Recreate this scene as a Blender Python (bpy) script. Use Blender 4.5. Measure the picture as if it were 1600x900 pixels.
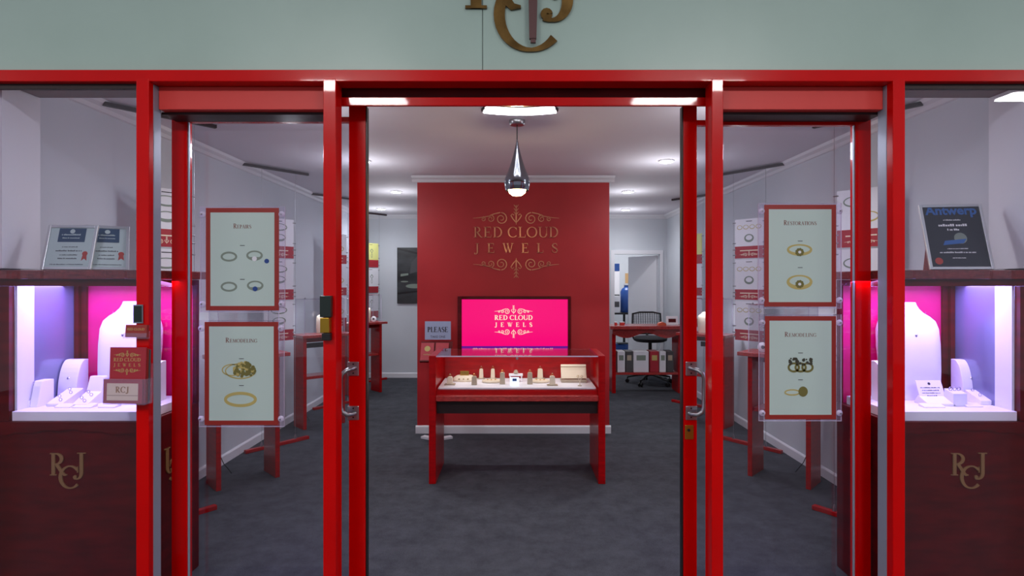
import bpy, math, random
from mathutils import Vector, Matrix
random.seed(7)
for o in list(bpy.data.objects): bpy.data.objects.remove(o)
PI = math.pi
SC = bpy.context.scene
COL = SC.collection
FPX = 900.0; CX = 804.0; CY = 440.0; EYE = 1.5
def lin(c):
    return tuple(((v/255)/12.92 if v/255 <= .04045 else (((v/255)+.055)/1.055)**2.4) for v in c)

# ------------------------------------------------------------------ camera
cam_d = bpy.data.cameras.new('camera'); cam = bpy.data.objects.new('camera', cam_d); COL.objects.link(cam)
cam.location = (0, 0, EYE); cam.rotation_euler = (PI/2, 0, 0)
cam_d.sensor_width = 36; cam_d.lens = 36*FPX/1600
cam_d.shift_x = -(CX-800)/1600; cam_d.shift_y = -(450-CY)/1600
cam_d.clip_start = .05
SC.camera = cam
# ------------------------------------------------------------------ view + world
SC.view_settings.view_transform = 'Standard'; SC.view_settings.look = 'None'
SC.view_settings.gamma = 1; SC.view_settings.use_curve_mapping = False
SC.view_settings.exposure = 0.0
W = bpy.data.worlds.new('mall_air'); SC.world = W; W.use_nodes = True
W.node_tree.nodes['Background'].inputs[0].default_value = (.86, .87, 1.0, 1)
W.node_tree.nodes['Background'].inputs[1].default_value = .42

DOWN_E = 17; DOWN_C = (.93, .96, 1.0)
MALL_E = 2.6
CAB_E = 11.0; CAB_C = (.46, .34, 1.0)

# ------------------------------------------------------------------ materials
def mat(name, col, rough=.5, metal=0, coat=0, emit=None, es=0, noise=None, bump=0, nscale=40, spec=None, stretch=None, alpha=None):
    m = bpy.data.materials.new(name); m.use_nodes = True
    nt = m.node_tree; b = nt.nodes['Principled BSDF']
    c = lin(col) if max(col) > 1 else col
    b.inputs['Base Color'].default_value = (*c, 1)
    b.inputs['Roughness'].default_value = rough; b.inputs['Metallic'].default_value = metal
    b.inputs['Coat Weight'].default_value = coat; b.inputs['Coat Roughness'].default_value = .035
    if spec is not None: b.inputs['Specular IOR Level'].default_value = spec
    if emit is not None:
        b.inputs['Emission Color'].default_value = (*emit, 1); b.inputs['Emission Strength'].default_value = es
    if noise is not None or bump:
        tc = nt.nodes.new('ShaderNodeTexCoord'); mp = nt.nodes.new('ShaderNodeMapping')
        nt.links.new(tc.outputs['Object'], mp.inputs[0])
        mp.inputs['Scale'].default_value = stretch or (1, 1, 1)
        n = nt.nodes.new('ShaderNodeTexNoise'); n.inputs['Scale'].default_value = nscale; n.inputs['Detail'].default_value = 6
        nt.links.new(mp.outputs[0], n.inputs['Vector'])
        if noise is not None:
            r = nt.nodes.new('ShaderNodeValToRGB'); r.color_ramp.elements[0].position = .32; r.color_ramp.elements[1].position = .68
            r.color_ramp.elements[0].color = (*lin(noise), 1); r.color_ramp.elements[1].color = (*c, 1)
            nt.links.new(n.outputs[0], r.inputs[0]); nt.links.new(r.outputs[0], b.inputs['Base Color'])
        if bump:
            bp = nt.nodes.new('ShaderNodeBump'); bp.inputs['Strength'].default_value = bump; bp.inputs['Distance'].default_value = .004
            nt.links.new(n.outputs[0], bp.inputs['Height']); nt.links.new(bp.outputs[0], b.inputs['Normal'])
    return m
def glassmat(name, tint=(1, 1, 1), ior=1.45, rough=0.0, body=None, bodyf=0):
    m = bpy.data.materials.new(name); m.use_nodes = True; nt = m.node_tree
    for n in list(nt.nodes): nt.nodes.remove(n)
    out = nt.nodes.new('ShaderNodeOutputMaterial')
    tr = nt.nodes.new('ShaderNodeBsdfTransparent'); tr.inputs[0].default_value = (*tint, 1)
    gl = nt.nodes.new('ShaderNodeBsdfGlossy'); gl.inputs['Roughness'].default_value = rough
    lw = nt.nodes.new('ShaderNodeLayerWeight'); lw.inputs[0].default_value = .5
    pw = nt.nodes.new('ShaderNodeMath'); pw.operation = 'POWER'; pw.inputs[1].default_value = 5
    f0 = ((ior-1)/(ior+1))**2
    fr = nt.nodes.new('ShaderNodeMath'); fr.operation = 'MULTIPLY_ADD'; fr.inputs[1].default_value = 1-f0; fr.inputs[2].default_value = f0
    nt.links.new(lw.outputs['Facing'], pw.inputs[0]); nt.links.new(pw.outputs[0], fr.inputs[0])
    mx = nt.nodes.new('ShaderNodeMixShader')
    nt.links.new(fr.outputs[0], mx.inputs[0]); nt.links.new(tr.outputs[0], mx.inputs[1]); nt.links.new(gl.outputs[0], mx.inputs[2])
    last = mx
    if body:
        df = nt.nodes.new('ShaderNodeBsdfDiffuse'); df.inputs[0].default_value = (*lin(body), 1)
        m2 = nt.nodes.new('ShaderNodeMixShader'); m2.inputs[0].default_value = bodyf
        nt.links.new(mx.outputs[0], m2.inputs[1]); nt.links.new(df.outputs[0], m2.inputs[2]); last = m2
    nt.links.new(last.outputs[0], out.inputs[0])
    return m
def carpet():
    m = bpy.data.materials.new('carpet'); m.use_nodes = True; nt = m.node_tree; b = nt.nodes['Principled BSDF']
    tc = nt.nodes.new('ShaderNodeTexCoord')
    n1 = nt.nodes.new('ShaderNodeTexNoise'); n1.inputs['Scale'].default_value = 7; n1.inputs['Detail'].default_value = 8; n1.inputs['Roughness'].default_value = .75
    n2 = nt.nodes.new('ShaderNodeTexNoise'); n2.inputs['Scale'].default_value = 260; n2.inputs['Detail'].default_value = 2
    for n in (n1, n2): nt.links.new(tc.outputs['Object'], n.inputs['Vector'])
    a = nt.nodes.new('ShaderNodeMath'); a.operation = 'ADD'
    nt.links.new(n1.outputs[0], a.inputs[0]); nt.links.new(n2.outputs[0], a.inputs[1])
    r = nt.nodes.new('ShaderNodeValToRGB'); r.color_ramp.elements[0].position = .32; r.color_ramp.elements[1].position = .72
    h = nt.nodes.new('ShaderNodeMath'); h.operation = 'MULTIPLY'; h.inputs[1].default_value = .5
    nt.links.new(a.outputs[0], h.inputs[0]); nt.links.new(h.outputs[0], r.inputs[0])
    r.color_ramp.elements[0].color = (*lin((46, 47, 53)), 1); r.color_ramp.elements[1].color = (*lin((90, 92, 99)), 1)
    nt.links.new(r.outputs[0], b.inputs['Base Color']); b.inputs['Roughness'].default_value = 1; b.inputs['Specular IOR Level'].default_value = .1
    bp = nt.nodes.new('ShaderNodeBump'); bp.inputs['Strength'].default_value = .6; bp.inputs['Distance'].default_value = .004
    nt.links.new(n2.outputs[0], bp.inputs['Height']); nt.links.new(bp.outputs[0], b.inputs['Normal'])
    return m
M = {}
M['red'] = mat('gloss_red_paint', (202, 0, 0), .25, spec=.1, coat=.28, noise=(190, 0, 0), nscale=3)
M['redbox'] = mat('satin_red_cover', (205, 48, 42), .5)
M['wood'] = mat('red_stained_timber', (172, 2, 8), .3, coat=.25, spec=.2, noise=(146, 1, 5), nscale=9, stretch=(1, 1, 6))
M['woodtop'] = mat('rough_red_timber_top', (178, 52, 48), .3, coat=.7, noise=(136, 28, 28), nscale=14, stretch=(3, 8, 8), bump=.4)
M['cabwood'] = mat('dark_red_timber', (98, 6, 12), .35, coat=.2, spec=.2, noise=(74, 3, 8), nscale=5, stretch=(1, 1, 5))
M['ledge'] = mat('brown_red_timber', (130, 48, 46), .35, coat=.4, noise=(92, 28, 32), nscale=12, stretch=(1, 8, 8), bump=.3)
M['cabback'] = mat('crimson_back_panel', (232, 20, 120), .35, noise=(205, 8, 92), nscale=3)
M['redwall'] = mat('red_feature_wall', (178, 28, 34), .5, noise=(168, 23, 30), nscale=3)
M['wall'] = mat('pale_grey_wall', (203, 207, 214), .75, noise=(197, 202, 210), nscale=2)
M['white'] = mat('white_trim', (222, 222, 228), .5)
M['ceil'] = mat('ceiling_paint', (222, 218, 226), .8, noise=(215, 211, 220), nscale=1.2)
M['fascia'] = mat('grey_green_fascia', (164, 186, 176), .38, coat=.15, noise=(157, 179, 169), nscale=2)
M['carpet'] = carpet()
M['tile'] = mat('mall_tile', (84, 82, 82), .5)
M['acwhite'] = mat('white_display', (236, 234, 240), .5)
M['sidewhite'] = mat('white_lining', (225, 225, 235), .35)
M['sideshade'] = mat('shaded_lining', (112, 114, 140), .25, coat=1)
M['cream'] = mat('cream_leatherette', (228, 214, 190), .5)
M['taupe'] = mat('taupe_block', (170, 155, 135), .5)
M['gold'] = mat('gold', (206, 160, 74), .22, 1)
M['signgold'] = mat('sign_gold', (214, 148, 112), .3, .55, noise=(186, 112, 88), nscale=9)
M['goldp'] = mat('aged_gold', (132, 102, 54), .3, .85, noise=(78, 58, 28), nscale=9)
M['goldsmall'] = mat('small_gold_letters', (158, 120, 76), .4, .35)
M['goldprint'] = mat('printed_gold', (176, 160, 96), .6)
M['oliveprint'] = mat('printed_olive', (104, 98, 44), .6)
M['darkprint'] = mat('printed_dark', (52, 50, 36), .6)
M['silverprint'] = mat('printed_silver', (120, 132, 122), .6)
M['blueprint'] = mat('printed_blue', (24, 60, 130), .6)
M['textbrown'] = mat('printed_brown', (120, 70, 62), .6)
M['textdark'] = mat('printed_ink', (50, 46, 52), .6)
M['sheet'] = mat('pale_green_sheet', (178, 196, 192), .5)
M['paper'] = mat('white_paper', (214, 214, 222), .6)
M['yellowpaper'] = mat('yellow_print', (206, 206, 130), .6)
M['redprint'] = mat('printed_red', (158, 30, 46), .5)
M['posterframe'] = mat('poster_border', (142, 34, 26), .4)
M['chrome'] = mat('brushed_steel', (165, 165, 170), .3, 1)
M['silver'] = mat('silver_frame', (205, 208, 206), .3, .9)
M['chromeshade'] = mat('polished_chrome', (138, 144, 156), .16, 1)
M['black'] = mat('black_plastic', (16, 16, 18), .4)
M['dark'] = mat('dark_recess', (34, 7, 10), .5)
M['mesh'] = mat('chair_mesh', (40, 42, 48), .8)
M['jamb'] = mat('pale_aluminium', (150, 158, 176), .45, .2)
M['grey'] = mat('anodised_grey', (128, 134, 146), .35, .4)
M['navy'] = mat('navy_print', (22, 28, 40), .3)
M['teal'] = mat('teal_print', (20, 60, 92), .4)
M['bluetext'] = mat('blue_letters', (30, 92, 160), .4)
M['whitetext'] = mat('white_letters', (225, 225, 225), .5)
M['redseal'] = mat('red_seal', (168, 44, 30), .5)
M['brass'] = mat('brass', (176, 140, 50), .3, .9)
M['darkgreen'] = mat('dark_lock_case', (20, 34, 30), .3)
M['bluesheet'] = mat('pale_blue_sign', (150, 160, 190), .5)
M['tan'] = mat('tan_paper', (200, 160, 110), .7)
M['bluething'] = mat('blue_plastic', (30, 70, 140), .35)
M['photo'] = mat('monochrome_photograph', (70, 72, 76), .4, noise=(5, 5, 7), nscale=1.6, stretch=(1, 1, 2.2))
M['orange'] = mat('orange_box', (200, 90, 60), .5)
M['cardgrey'] = mat('folder_grey', (70, 68, 72), .6)
M['brownrod'] = mat('brown_metal', (92, 62, 60), .4, .3)
M['rail'] = mat('dark_rail', (46, 30, 36), .5)
M['glass'] = glassmat('window_glass', (.93, .93, .98), 1.5)
M['clear'] = glassmat('case_glass', (.97, .97, .98), 1.45)
M['acrylic'] = glassmat('acrylic', (.95, .93, .97), 1.45, .05, (220, 205, 240), .07)
M['edge'] = glassmat('acrylic_edge', (.9, .9, .95), 1.6, .1, (225, 215, 240), .55)
M['cable'] = mat('steel_cable', (170, 172, 178), .35, .8)
M['lamp_w'] = mat('lit_white_diffuser', (255, 255, 255), .5, emit=(1, .98, 1), es=14)
M['led'] = mat('lit_led_strip', (255, 255, 255), .5, emit=(.75, .62, 1), es=6)
M['bulb'] = mat('lit_warm_bulb', (255, 230, 190), .5, emit=(1, .70, .34), es=22)
M['malllamp'] = mat('lit_mall_tube', (255, 255, 255), .5, emit=(1, .97, .95), es=95)
M['screen'] = mat('lit_magenta_screen', (0, 0, 0), .3, emit=lin((248, 0, 118)), es=1.0)
M['screenpurple'] = mat('lit_purple_band', (0, 0, 0), .3, emit=lin((100, 20, 140)), es=1.0)
M['screentext'] = mat('lit_cream_text', (0, 0, 0), .3, emit=lin((255, 225, 200)), es=1.0)
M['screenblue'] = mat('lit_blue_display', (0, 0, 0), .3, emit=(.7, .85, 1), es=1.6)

# ------------------------------------------------------------------ mesh building
class Fr:
    def __init__(s, o, U=(1, 0, 0), V=(0, 0, 1), N=(0, -1, 0)):
        s.o = Vector(o); s.U = Vector(U).normalized(); s.V = Vector(V).normalized(); s.N = Vector(N).normalized()
    def p(s, u, v, n=0): return s.o + s.U*u + s.V*v + s.N*n
WORLD = Fr((0, 0, 0), (1, 0, 0), (0, 1, 0), (0, 0, 1))
def at(px, py, d): return Vector(((px-CX)*d/FPX, d, EYE+(CY-py)*d/FPX))
def X(px, d): return (px-CX)*d/FPX
def Z(py, d): return EYE+(CY-py)*d/FPX
def face(px, py, d): return Fr(at(px, py, d))
class MB:
    def __init__(s): s.v = []; s.f = []
    def add(s, vs, fs):
        k = len(s.v); s.v += [Vector(v) for v in vs]; s.f += [tuple(i+k for i in f) for f in fs]; return s
    def box(s, x0, x1, y0, y1, z0, z1, fr=WORLD):
        x0, x1 = sorted((x0, x1)); y0, y1 = sorted((y0, y1)); z0, z1 = sorted((z0, z1))
        vs = [fr.p(x, y, z) for z in (z0, z1) for (x, y) in ((x0, y0), (x1, y0), (x1, y1), (x0, y1))]
        fs = [(0, 3, 2, 1), (4, 5, 6, 7), (0, 1, 5, 4), (1, 2, 6, 5), (2, 3, 7, 6), (3, 0, 4, 7)]
        return s.add(vs, fs)
    def prism(s, poly, n0, n1, fr=WORLD):
        k = len(poly)
        vs = [fr.p(a, b, n0) for a, b in poly]+[fr.p(a, b, n1) for a, b in poly]
        fs = [tuple(range(k))[::-1], tuple(range(k, 2*k))]+[(i, (i+1) % k, (i+1) % k+k, i+k) for i in range(k)]
        return s.add(vs, fs)
    def tube(s, pts, r, seg=10, closed=False):
        pts = [Vector(p) for p in pts]; n = len(pts); vs = []; fs = []
        rs = r if isinstance(r, (list, tuple)) else [r]*n
        ref = None
        for i, p in enumerate(pts):
            a = pts[(i-1) % n] if (closed or i > 0) else p; b = pts[(i+1) % n] if (closed or i < n-1) else p
            t = (b-a).normalized()
            if ref is None: ref = t.orthogonal().normalized()
            ref = (ref - t*ref.dot(t)).normalized(); bi = t.cross(ref)
            for k in range(seg):
                an = 2*PI*k/seg; vs.append(p+(ref*math.cos(an)+bi*math.sin(an))*rs[i])
        m = n if closed else n-1
        for i in range(m):
            for k in range(seg):
                j = (i+1) % n
                fs.append((i*seg+k, i*seg+(k+1) % seg, j*seg+(k+1) % seg, j*seg+k))
        if not closed: fs += [tuple(range(seg))[::-1], tuple(range((n-1)*seg, n*seg))]
        return s.add(vs, fs)
    def lathe(s, prof, c, seg=24, U=(1, 0, 0), V=(0, 1, 0), N=(0, 0, 1), sx=1, sy=1, cap=True):
        fr = Fr(c, U, V, N); vs = []; fs = []
        for r, h in prof:
            for k in range(seg):
                a = 2*PI*k/seg; vs.append(fr.p(r*math.cos(a)*sx, r*math.sin(a)*sy, h))
        for i in range(len(prof)-1):
            for k in range(seg):
                fs.append((i*seg+k, i*seg+(k+1) % seg, (i+1)*seg+(k+1) % seg, (i+1)*seg+k))
        if cap: fs += [tuple(range(seg))[::-1], tuple(range((len(prof)-1)*seg, len(prof)*seg))]
        return s.add(vs, fs)
    def ribbon(s, path, fr, t0=0, t1=.002, closed=False):
        """path: (u, v, width) list -> extruded ribbon"""
        n = len(path); L = []; R = []
        for i in range(n):
            a = path[(i-1) % n] if (closed or i > 0) else path[i]; b = path[(i+1) % n] if (closed or i < n-1) else path[i]
            dx, dy = b[0]-a[0], b[1]-a[1]; l = math.hypot(dx, dy) or 1
            w = path[i][2]/2; L.append((path[i][0]-dy/l*w, path[i][1]+dx/l*w)); R.append((path[i][0]+dy/l*w, path[i][1]-dx/l*w))
        vs = []
        for i in range(n): vs += [fr.p(*L[i], t0), fr.p(*R[i], t0), fr.p(*R[i], t1), fr.p(*L[i], t1)]
        fs = []
        for i in range(n if closed else n-1):
            j = (i+1) % n
            for a in range(4): b = (a+1) % 4; fs.append((i*4+a, i*4+b, j*4+b, j*4+a))
        if not closed: fs += [(0, 1, 2, 3), (n*4-1, n*4-2, n*4-3, n*4-4)]
        return s.add(vs, fs)
    def build(s, name, m, parent=None, bevel=0, smooth=False):
        me = bpy.data.meshes.new(name)
        vs = s.v
        if parent is not None:
            inv = wmat(parent).inverted(); vs = [inv @ v for v in vs]
        me.from_pydata([tuple(v) for v in vs], [], s.f); me.materials.append(M[m] if isinstance(m, str) else m)
        me.validate()
        import bmesh
        bm = bmesh.new(); bm.from_mesh(me); bmesh.ops.recalc_face_normals(bm, faces=bm.faces); bm.to_mesh(me); bm.free()
        if smooth:
            for p in me.polygons: p.use_smooth = True
            me.set_sharp_from_angle(angle=math.radians(40))
        o = bpy.data.objects.new(name, me); COL.objects.link(o)
        if parent is not None: o.parent = parent
        if bevel:
            b = o.modifiers.new('bevel', 'BEVEL'); b.width = bevel; b.segments = 2; b.limit_method = 'ANGLE'
        return o
def wmat(o):
    m = Matrix.Translation(o.location) @ o.rotation_euler.to_matrix().to_4x4()
    return wmat(o.parent) @ m if o.parent else m
def tag(o, label=None, cat=None, group=None, kind=None):
    if label: o['label'] = label
    if cat: o['category'] = cat
    if group: o['group'] = group
    if kind: o['kind'] = kind
    return o
def thing(name, loc, label, cat, group=None, rz=0, kind=None):
    o = bpy.data.objects.new(name, None); COL.objects.link(o); o.empty_display_size = .05
    o.location = loc; o.rotation_euler = (0, 0, rz)
    return tag(o, label, cat, group, kind)
def struct(o): o['kind'] = 'structure'; return o
def copy_tree(o, loc, label, rz=None):
    def rec(q, par):
        c = q.copy(); COL.objects.link(c)
        if par: c.parent = par
        for ch in list(q.children): rec(ch, c)
        return c
    c = rec(o, None); c.location = loc; c['label'] = label
    if rz is not None: c.rotation_euler = (0, 0, rz)
    return c
def arc(cx, cy, rx, ry, a0, a1, n=18, thick=.15, thin=.05):
    out = []
    for i in range(n+1):
        a = math.radians(a0+(a1-a0)*i/n)
        out.append((cx+rx*math.cos(a), cy+ry*math.sin(a), thin+(thick-thin)*abs(math.cos(a))**1.3))
    return out
def stem(x, y0=0, y1=1, w=.15, b=True, t=True):
    r = [[(x, y0, w), (x, y1, w)]]
    if b: r.append([(x-.16, y0+.02, .04), (x+.16, y0+.02, .04)])
    if t: r.append([(x-.16, y1-.02, .04), (x+.16, y1-.02, .04)])
    return r
def glyph(c):
    T = .05; K = .14
    if c == 'R': return stem(.2)+[[(.2, .975, T), (.3, .975, T)], arc(.3, .74, .3, .235, 90, -90), [(.2, .505, T), (.32, .505, T)], [(.36, .5, K), (.62, .14, K), (.74, .02, .1), (.86, .02, .04)]], .92
    if c == 'P': return stem(.2)+[[(.2, .975, T), (.3, .975, T)], arc(.3, .72, .3, .255, 90, -90), [(.2, .465, T), (.32, .465, T)]], .78
    if c == 'E': return stem(.2)+[[(.2, .975, T), (.68, .975, T)], [(.67, 1, .05), (.69, .78, .03)], [(.2, .5, T), (.54, .5, T)], [(.54, .6, .04), (.54, .4, .04)], [(.2, .025, T), (.72, .025, T)], [(.71, 0, .05), (.74, .25, .03)]], .86
    if c == 'D': return stem(.2)+[[(.2, .975, T), (.35, .975, T)], arc(.34, .5, .46, .475, 90, -90, 22), [(.2, .025, T), (.35, .025, T)]], .95
    if c == 'C': return [arc(.52, .5, .42, .475, 42, 318, 30), [(.84, .95, .04), (.85, .7, .05)]], .98
    if c == 'G': return [arc(.52, .5, .42, .475, 42, 300, 30), [(.84, .95, .04), (.85, .7, .05)], [(.82, .42, .13), (.82, .08, .13)], [(.66, .42, .04), (.95, .42, .04)]], 1.02
    if c == 'L': return stem(.2)+[[(.2, .025, T), (.66, .025, T)], [(.65, 0, .05), (.69, .27, .03)]], .76
    if c == 'O': return [arc(.52, .5, .42, .475, 0, 360, 36)], 1.06
    if c == 'U': return [[(.2, 1, .14), (.2, .35, .14)], [(.04, .98, .04), (.36, .98, .04)], arc(.5, .35, .3, .33, 180, 360, 16), [(.8, .35, .05), (.8, 1, .05)], [(.67, .98, .04), (.94, .98, .04)]], 1.0
    if c == 'J': return [[(.36, 1, .15), (.36, .5, .15), (.36, .11, .15)], arc(.16, .12, .2, .26, 0, -120, 16, .15, .05), [(.18, .98, .04), (.54, .98, .04)], arc(.09, -.06, .04, .04, 0, 360, 12, .08, .08)], .62
    if c == 'W': return [[(.12, 1, .13), (.4, .02, .12)], [(.4, .02, .05), (.6, .9, .05)], [(.5, 1, .13), (.78, .02, .12)], [(.78, .02, .05), (1.04, 1, .05)], [(0, .98, .04), (.26, .98, .04)], [(.4, .98, .04), (.64, .98, .04)], [(.92, .98, .04), (1.16, .98, .04)]], 1.2
    if c == 'S': return [[(.6, .72, .04), (.58, .9, .05), (.42, .97, .07), (.24, .93, .1), (.14, .77, .14), (.2, .62, .15), (.4, .5, .16), (.58, .37, .15), (.64, .22, .14), (.54, .07, .1), (.36, .02, .07), (.18, .08, .05), (.12, .3, .04)]], .76
    if c == 'A': return [[(.14, 0, .05), (.46, 1, .05)], [(.44, 1, .13), (.8, 0, .15)], [(.24, .36, .05), (.66, .36, .05)], [(.02, .02, .04), (.28, .02, .04)], [(.64, .02, .04), (.96, .02, .04)]], .96
    if c == 'I': return stem(.2), .42
    if c == 'T': return stem(.42, t=False)+[[(.06, .975, T), (.78, .975, T)], [(.06, 1, .05), (.04, .76, .03)], [(.78, 1, .05), (.8, .76, .03)]], .84
    if c == 'N': return [[(.16, 0, .05), (.16, 1, .05)], [(.16, 1, .13), (.8, .02, .13)], [(.8, 0, .05), (.8, 1, .05)], [(.02, .02, .04), (.3, .02, .04)], [(.66, .98, .04), (.94, .98, .04)], [(.02, .98, .04), (.2, .98, .04)]], .98
    if c == 'M': return [[(.18, 0, .05), (.2, 1, .05)], [(.2, 1, .13), (.55, .05, .1)], [(.55, .05, .05), (.88, 1, .05)], [(.88, 1, .14), (.9, 0, .14)], [(.04, .02, .04), (.32, .02, .04)], [(.74, .02, .04), (1.06, .02, .04)]], 1.1
    return [], .4
def text(mb, fr, s, h, width=None, t0=.0, t1=.002, bigfirst=1.0, bold=1.0, track=0):
    """centred serif capitals on frame origin (baseline v=0)"""
    x = 0; segs = []
    for i, ch in enumerate(s):
        k = bigfirst if i == 0 else 1
        st, adv = glyph(ch)
        for p in st: segs.append([((x+a*k), b*k, w*k*bold) for a, b, w in p])
        x += (adv+track)*k
    x -= track
    kx = (width/(x*h)) if width else 1
    for p in segs: mb.ribbon([((a-x/2)*h*kx, b*h, w*h) for a, b, w in p], fr, t0, t1)
    return mb
def smalltext(mb, fr, s, size, t=.001, bold=0, shear=0):
    cu = bpy.data.curves.new('t', 'FONT'); cu.body = s; cu.size = size; cu.align_x = 'CENTER'; cu.extrude = t/2; cu.offset = bold; cu.shear = shear
    cu.resolution_u = 3
    ob = bpy.data.objects.new('t', cu); me = ob.to_mesh()
    mb.add([fr.p(v.co.x, v.co.y, v.co.z+t/2) for v in me.vertices], [tuple(p.vertices) for p in me.polygons])
    ob.to_mesh_clear(); bpy.data.objects.remove(ob); bpy.data.curves.remove(cu)
    return mb
def scribble(mb, fr, width, h, t=.0006, seed=1):
    """a line of lettering too small to read: word-like marks"""
    rnd = random.Random(seed); x = -width/2
    while x < width/2-h*.6:
        w = h*rnd.uniform(.3, .55); hh = h*rnd.choice((.5, .5, .7)); mb.box(x, x+w, 0, hh, 0, t, fr); x += w+h*rnd.choice((.14, .14, .14, .45))
    return mb
def spiral(cx, cy, r, turns, start, d, w):
    n = int(14*turns); out = []
    for i in range(n+1):
        t = i/n; a = start+d*2*PI*turns*t; rr = r*(1-.8*t)
        out.append((cx+rr*math.cos(a), cy+rr*math.sin(a), w*(1-.4*t)))
    return out
def ornament(mb, fr, wd, t0, t1, up=1, k2=1.0):
    """scroll flourish, total width wd"""
    k = wd/2
    for s in (-1, 1):
        P = lambda path: [(a*k*s, b*k*up, c*k*k2) for a, b, c in path]
        mb.ribbon(P([(.98, 0, .012), (.85, .01, .02), (.72, .03, .03), (.6, .05, .03)]), fr, t0, t1)
        mb.ribbon(P([(.60, .06, .03), (.5, .1, .03), (.36, .13, .035)]), fr, t0, t1)
        mb.ribbon(P(spiral(.34, -.01, .14, 1.6, PI/2, 1, .035)), fr, t0, t1)
        mb.ribbon(P(spiral(.58, -.01, .085, 1.4, PI/2, 1, .03)), fr, t0, t1)
        mb.ribbon(P(spiral(.75, -.02, .055, 1.3, PI/2, 1, .028)), fr, t0, t1)
        mb.ribbon(P([(.0, -.1, .02), (.07, -.02, .035), (.12, .06, .03), (.09, .1, .02), (.05, .07, .02)]), fr, t0, t1)
        for q in range(3):
            mb.ribbon(P([(0, .08+q*.08, .015), (.03, .12+q*.08, .025), (.055, .15+q*.08, .01)]), fr, t0, t1)
    mb.ribbon([(0, -.14*k*up, .012*k), (0, 0, .03*k), (0, .3*k*up, .012*k)], fr, t0, t1)
def logo(mb, fr, wd, t0=0, t1=.002, bold=1.0):
    """shop logo centred on frame, text width wd"""
    u = wd/134.0
    f = lambda dy: Fr(fr.p(0, dy*u), fr.U, fr.V, fr.N)
    ornament(mb, f(37), wd*1.02, t0, t1)
    text(mb, f(7), 'RED CLOUD', 16.5*u, wd, t0, t1, bold=bold)
    text(mb, f(-17), 'JEWELS', 15*u, wd*.985, t0, t1, track=.75, bold=bold)
    ornament(mb, f(-35), wd*1.02, t0, t1, up=-1)
def monogram(mb, fr, wd, t0=0, t1=.002):
    """R, C and J interlocked; fr at lower left of the C's row, wd = total width"""
    def put(c, x0, y0, h, w, b=1.0):
        st, adv = glyph(c)
        for i, p in enumerate(st): mb.ribbon([((x0+a*w)*wd, (y0+q*h)*wd, ww*h*b*wd) for a, q, ww in p], fr, t0+i*1e-4, t1+i*1e-4)
    put('R', 0, .37, .62, .58); put('C', .25, 0, .64, .64); put('J', .66, .36, .64, .66)
def disc(mb, fr, u, v, r, t0=0, t1=.001, seg=14, ry=None):
    ry = ry or r
    return mb.prism([(u+r*math.cos(2*PI*i/seg), v+ry*math.sin(2*PI*i/seg)) for i in range(seg)], t0, t1, fr)
def ringprint(mb, fr, u, v, rx, ry, w0, w1, t=.001, n=30):
    p = [(u+rx*math.cos(2*PI*i/n), v+ry*math.sin(2*PI*i/n), w0+(w1-w0)*(.5-.5*math.sin(2*PI*i/n))) for i in range(n)]
    return mb.ribbon(p, fr, 0, t, closed=True)

# ================================================================== SETTING
YF = 2.60          # back of the shop front
WL, WR, YB, ZC = -2.40, 2.38, 9.0, 2.54
struct(MB().box(-3.6, 3.6, 2.45, 12.2, -.08, 0).build('floor', 'carpet'))
struct(MB().box(-7, 7, -6, 2.45, -.08, 0).build('floor_mall', 'tile'))
struct(MB().box(-2.55, 2.55, YF, YB+.1, ZC, ZC+.08).build('ceiling', 'ceil'))
struct(MB().box(WL-.1, WL, 2.56, YB+.1, 0, ZC).build('wall_left', 'wall'))
struct(MB().box(WR, WR+.1, 2.56, YB+.1, 0, ZC).build('wall_right', 'wall'))
DX0, DX1, DZ = X(960, 9.0), X(1031, 9.0), 1.93
wb = MB().box(WL, DX0, YB, YB+.1, 0, ZC).box(DX1, WR, YB, YB+.1, 0, ZC).box(DX0, DX1, YB, YB+.1, DZ, ZC)
struct(wb.build('wall_back', 'wall'))
# back room
struct(MB().box(.9, 3.3, 11.4, 11.5, 0, ZC).build('wall_office_back', 'wall'))
struct(MB().box(.8, .9, YB+.1, 11.5, 0, ZC).build('wall_office_left', 'wall'))
struct(MB().box(3.3, 3.4, YB+.1, 11.5, 0, ZC).build('wall_office_right', 'wall'))
struct(MB().box(.8, 3.4, YB+.1, 11.5, ZC, ZC+.08).build('ceiling_office', 'ceil'))
# cornices and skirtings
def cornice(name, prof, a, b):
    mb = MB(); a = Vector(a); b = Vector(b); dr = (b-a).normalized(); side = Vector((-dr.y, dr.x, 0))
    fr = Fr(a, side, (0, 0, 1), dr); mb.prism(prof, 0, (b-a).length, fr); return struct(mb.build(name, 'white'))
cp = [(0, 0), (.06, 0), (.05, -.02), (.025, -.035), (.012, -.055), (0, -.06)]
cn = [(-a, b) for a, b in cp]
cornice('trim_1', cn, (WL, YF, ZC), (WL, YB, ZC)); cornice('trim_2', cp, (WR, YF, ZC), (WR, YB, ZC))
cornice('trim_3', cn, (WL, YB, ZC), (WR, YB, ZC))
sk = [(0, 0), (.015, 0), (.015, .065), (.006, .078), (0, .078)]; skn = [(-a, b) for a, b in sk]
def skirt(name, prof, a, b):
    mb = MB(); a = Vector(a); b = Vector(b); dr = (b-a).normalized(); side = Vector((-dr.y, dr.x, 0))
    mb.prism(prof, 0, (b-a).length, Fr(a, side, (0, 0, 1), dr)); return struct(mb.build(name, 'white'))
skirt('baseboard_left', skn, (WL, 3.1, 0), (WL, YB, 0)); skirt('baseboard_right', sk, (WR, 3.1, 0), (WR, YB, 0))
skirt('baseboard_back', skn, (WL, YB, 0), (DX0-.06, YB, 0))
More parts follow.
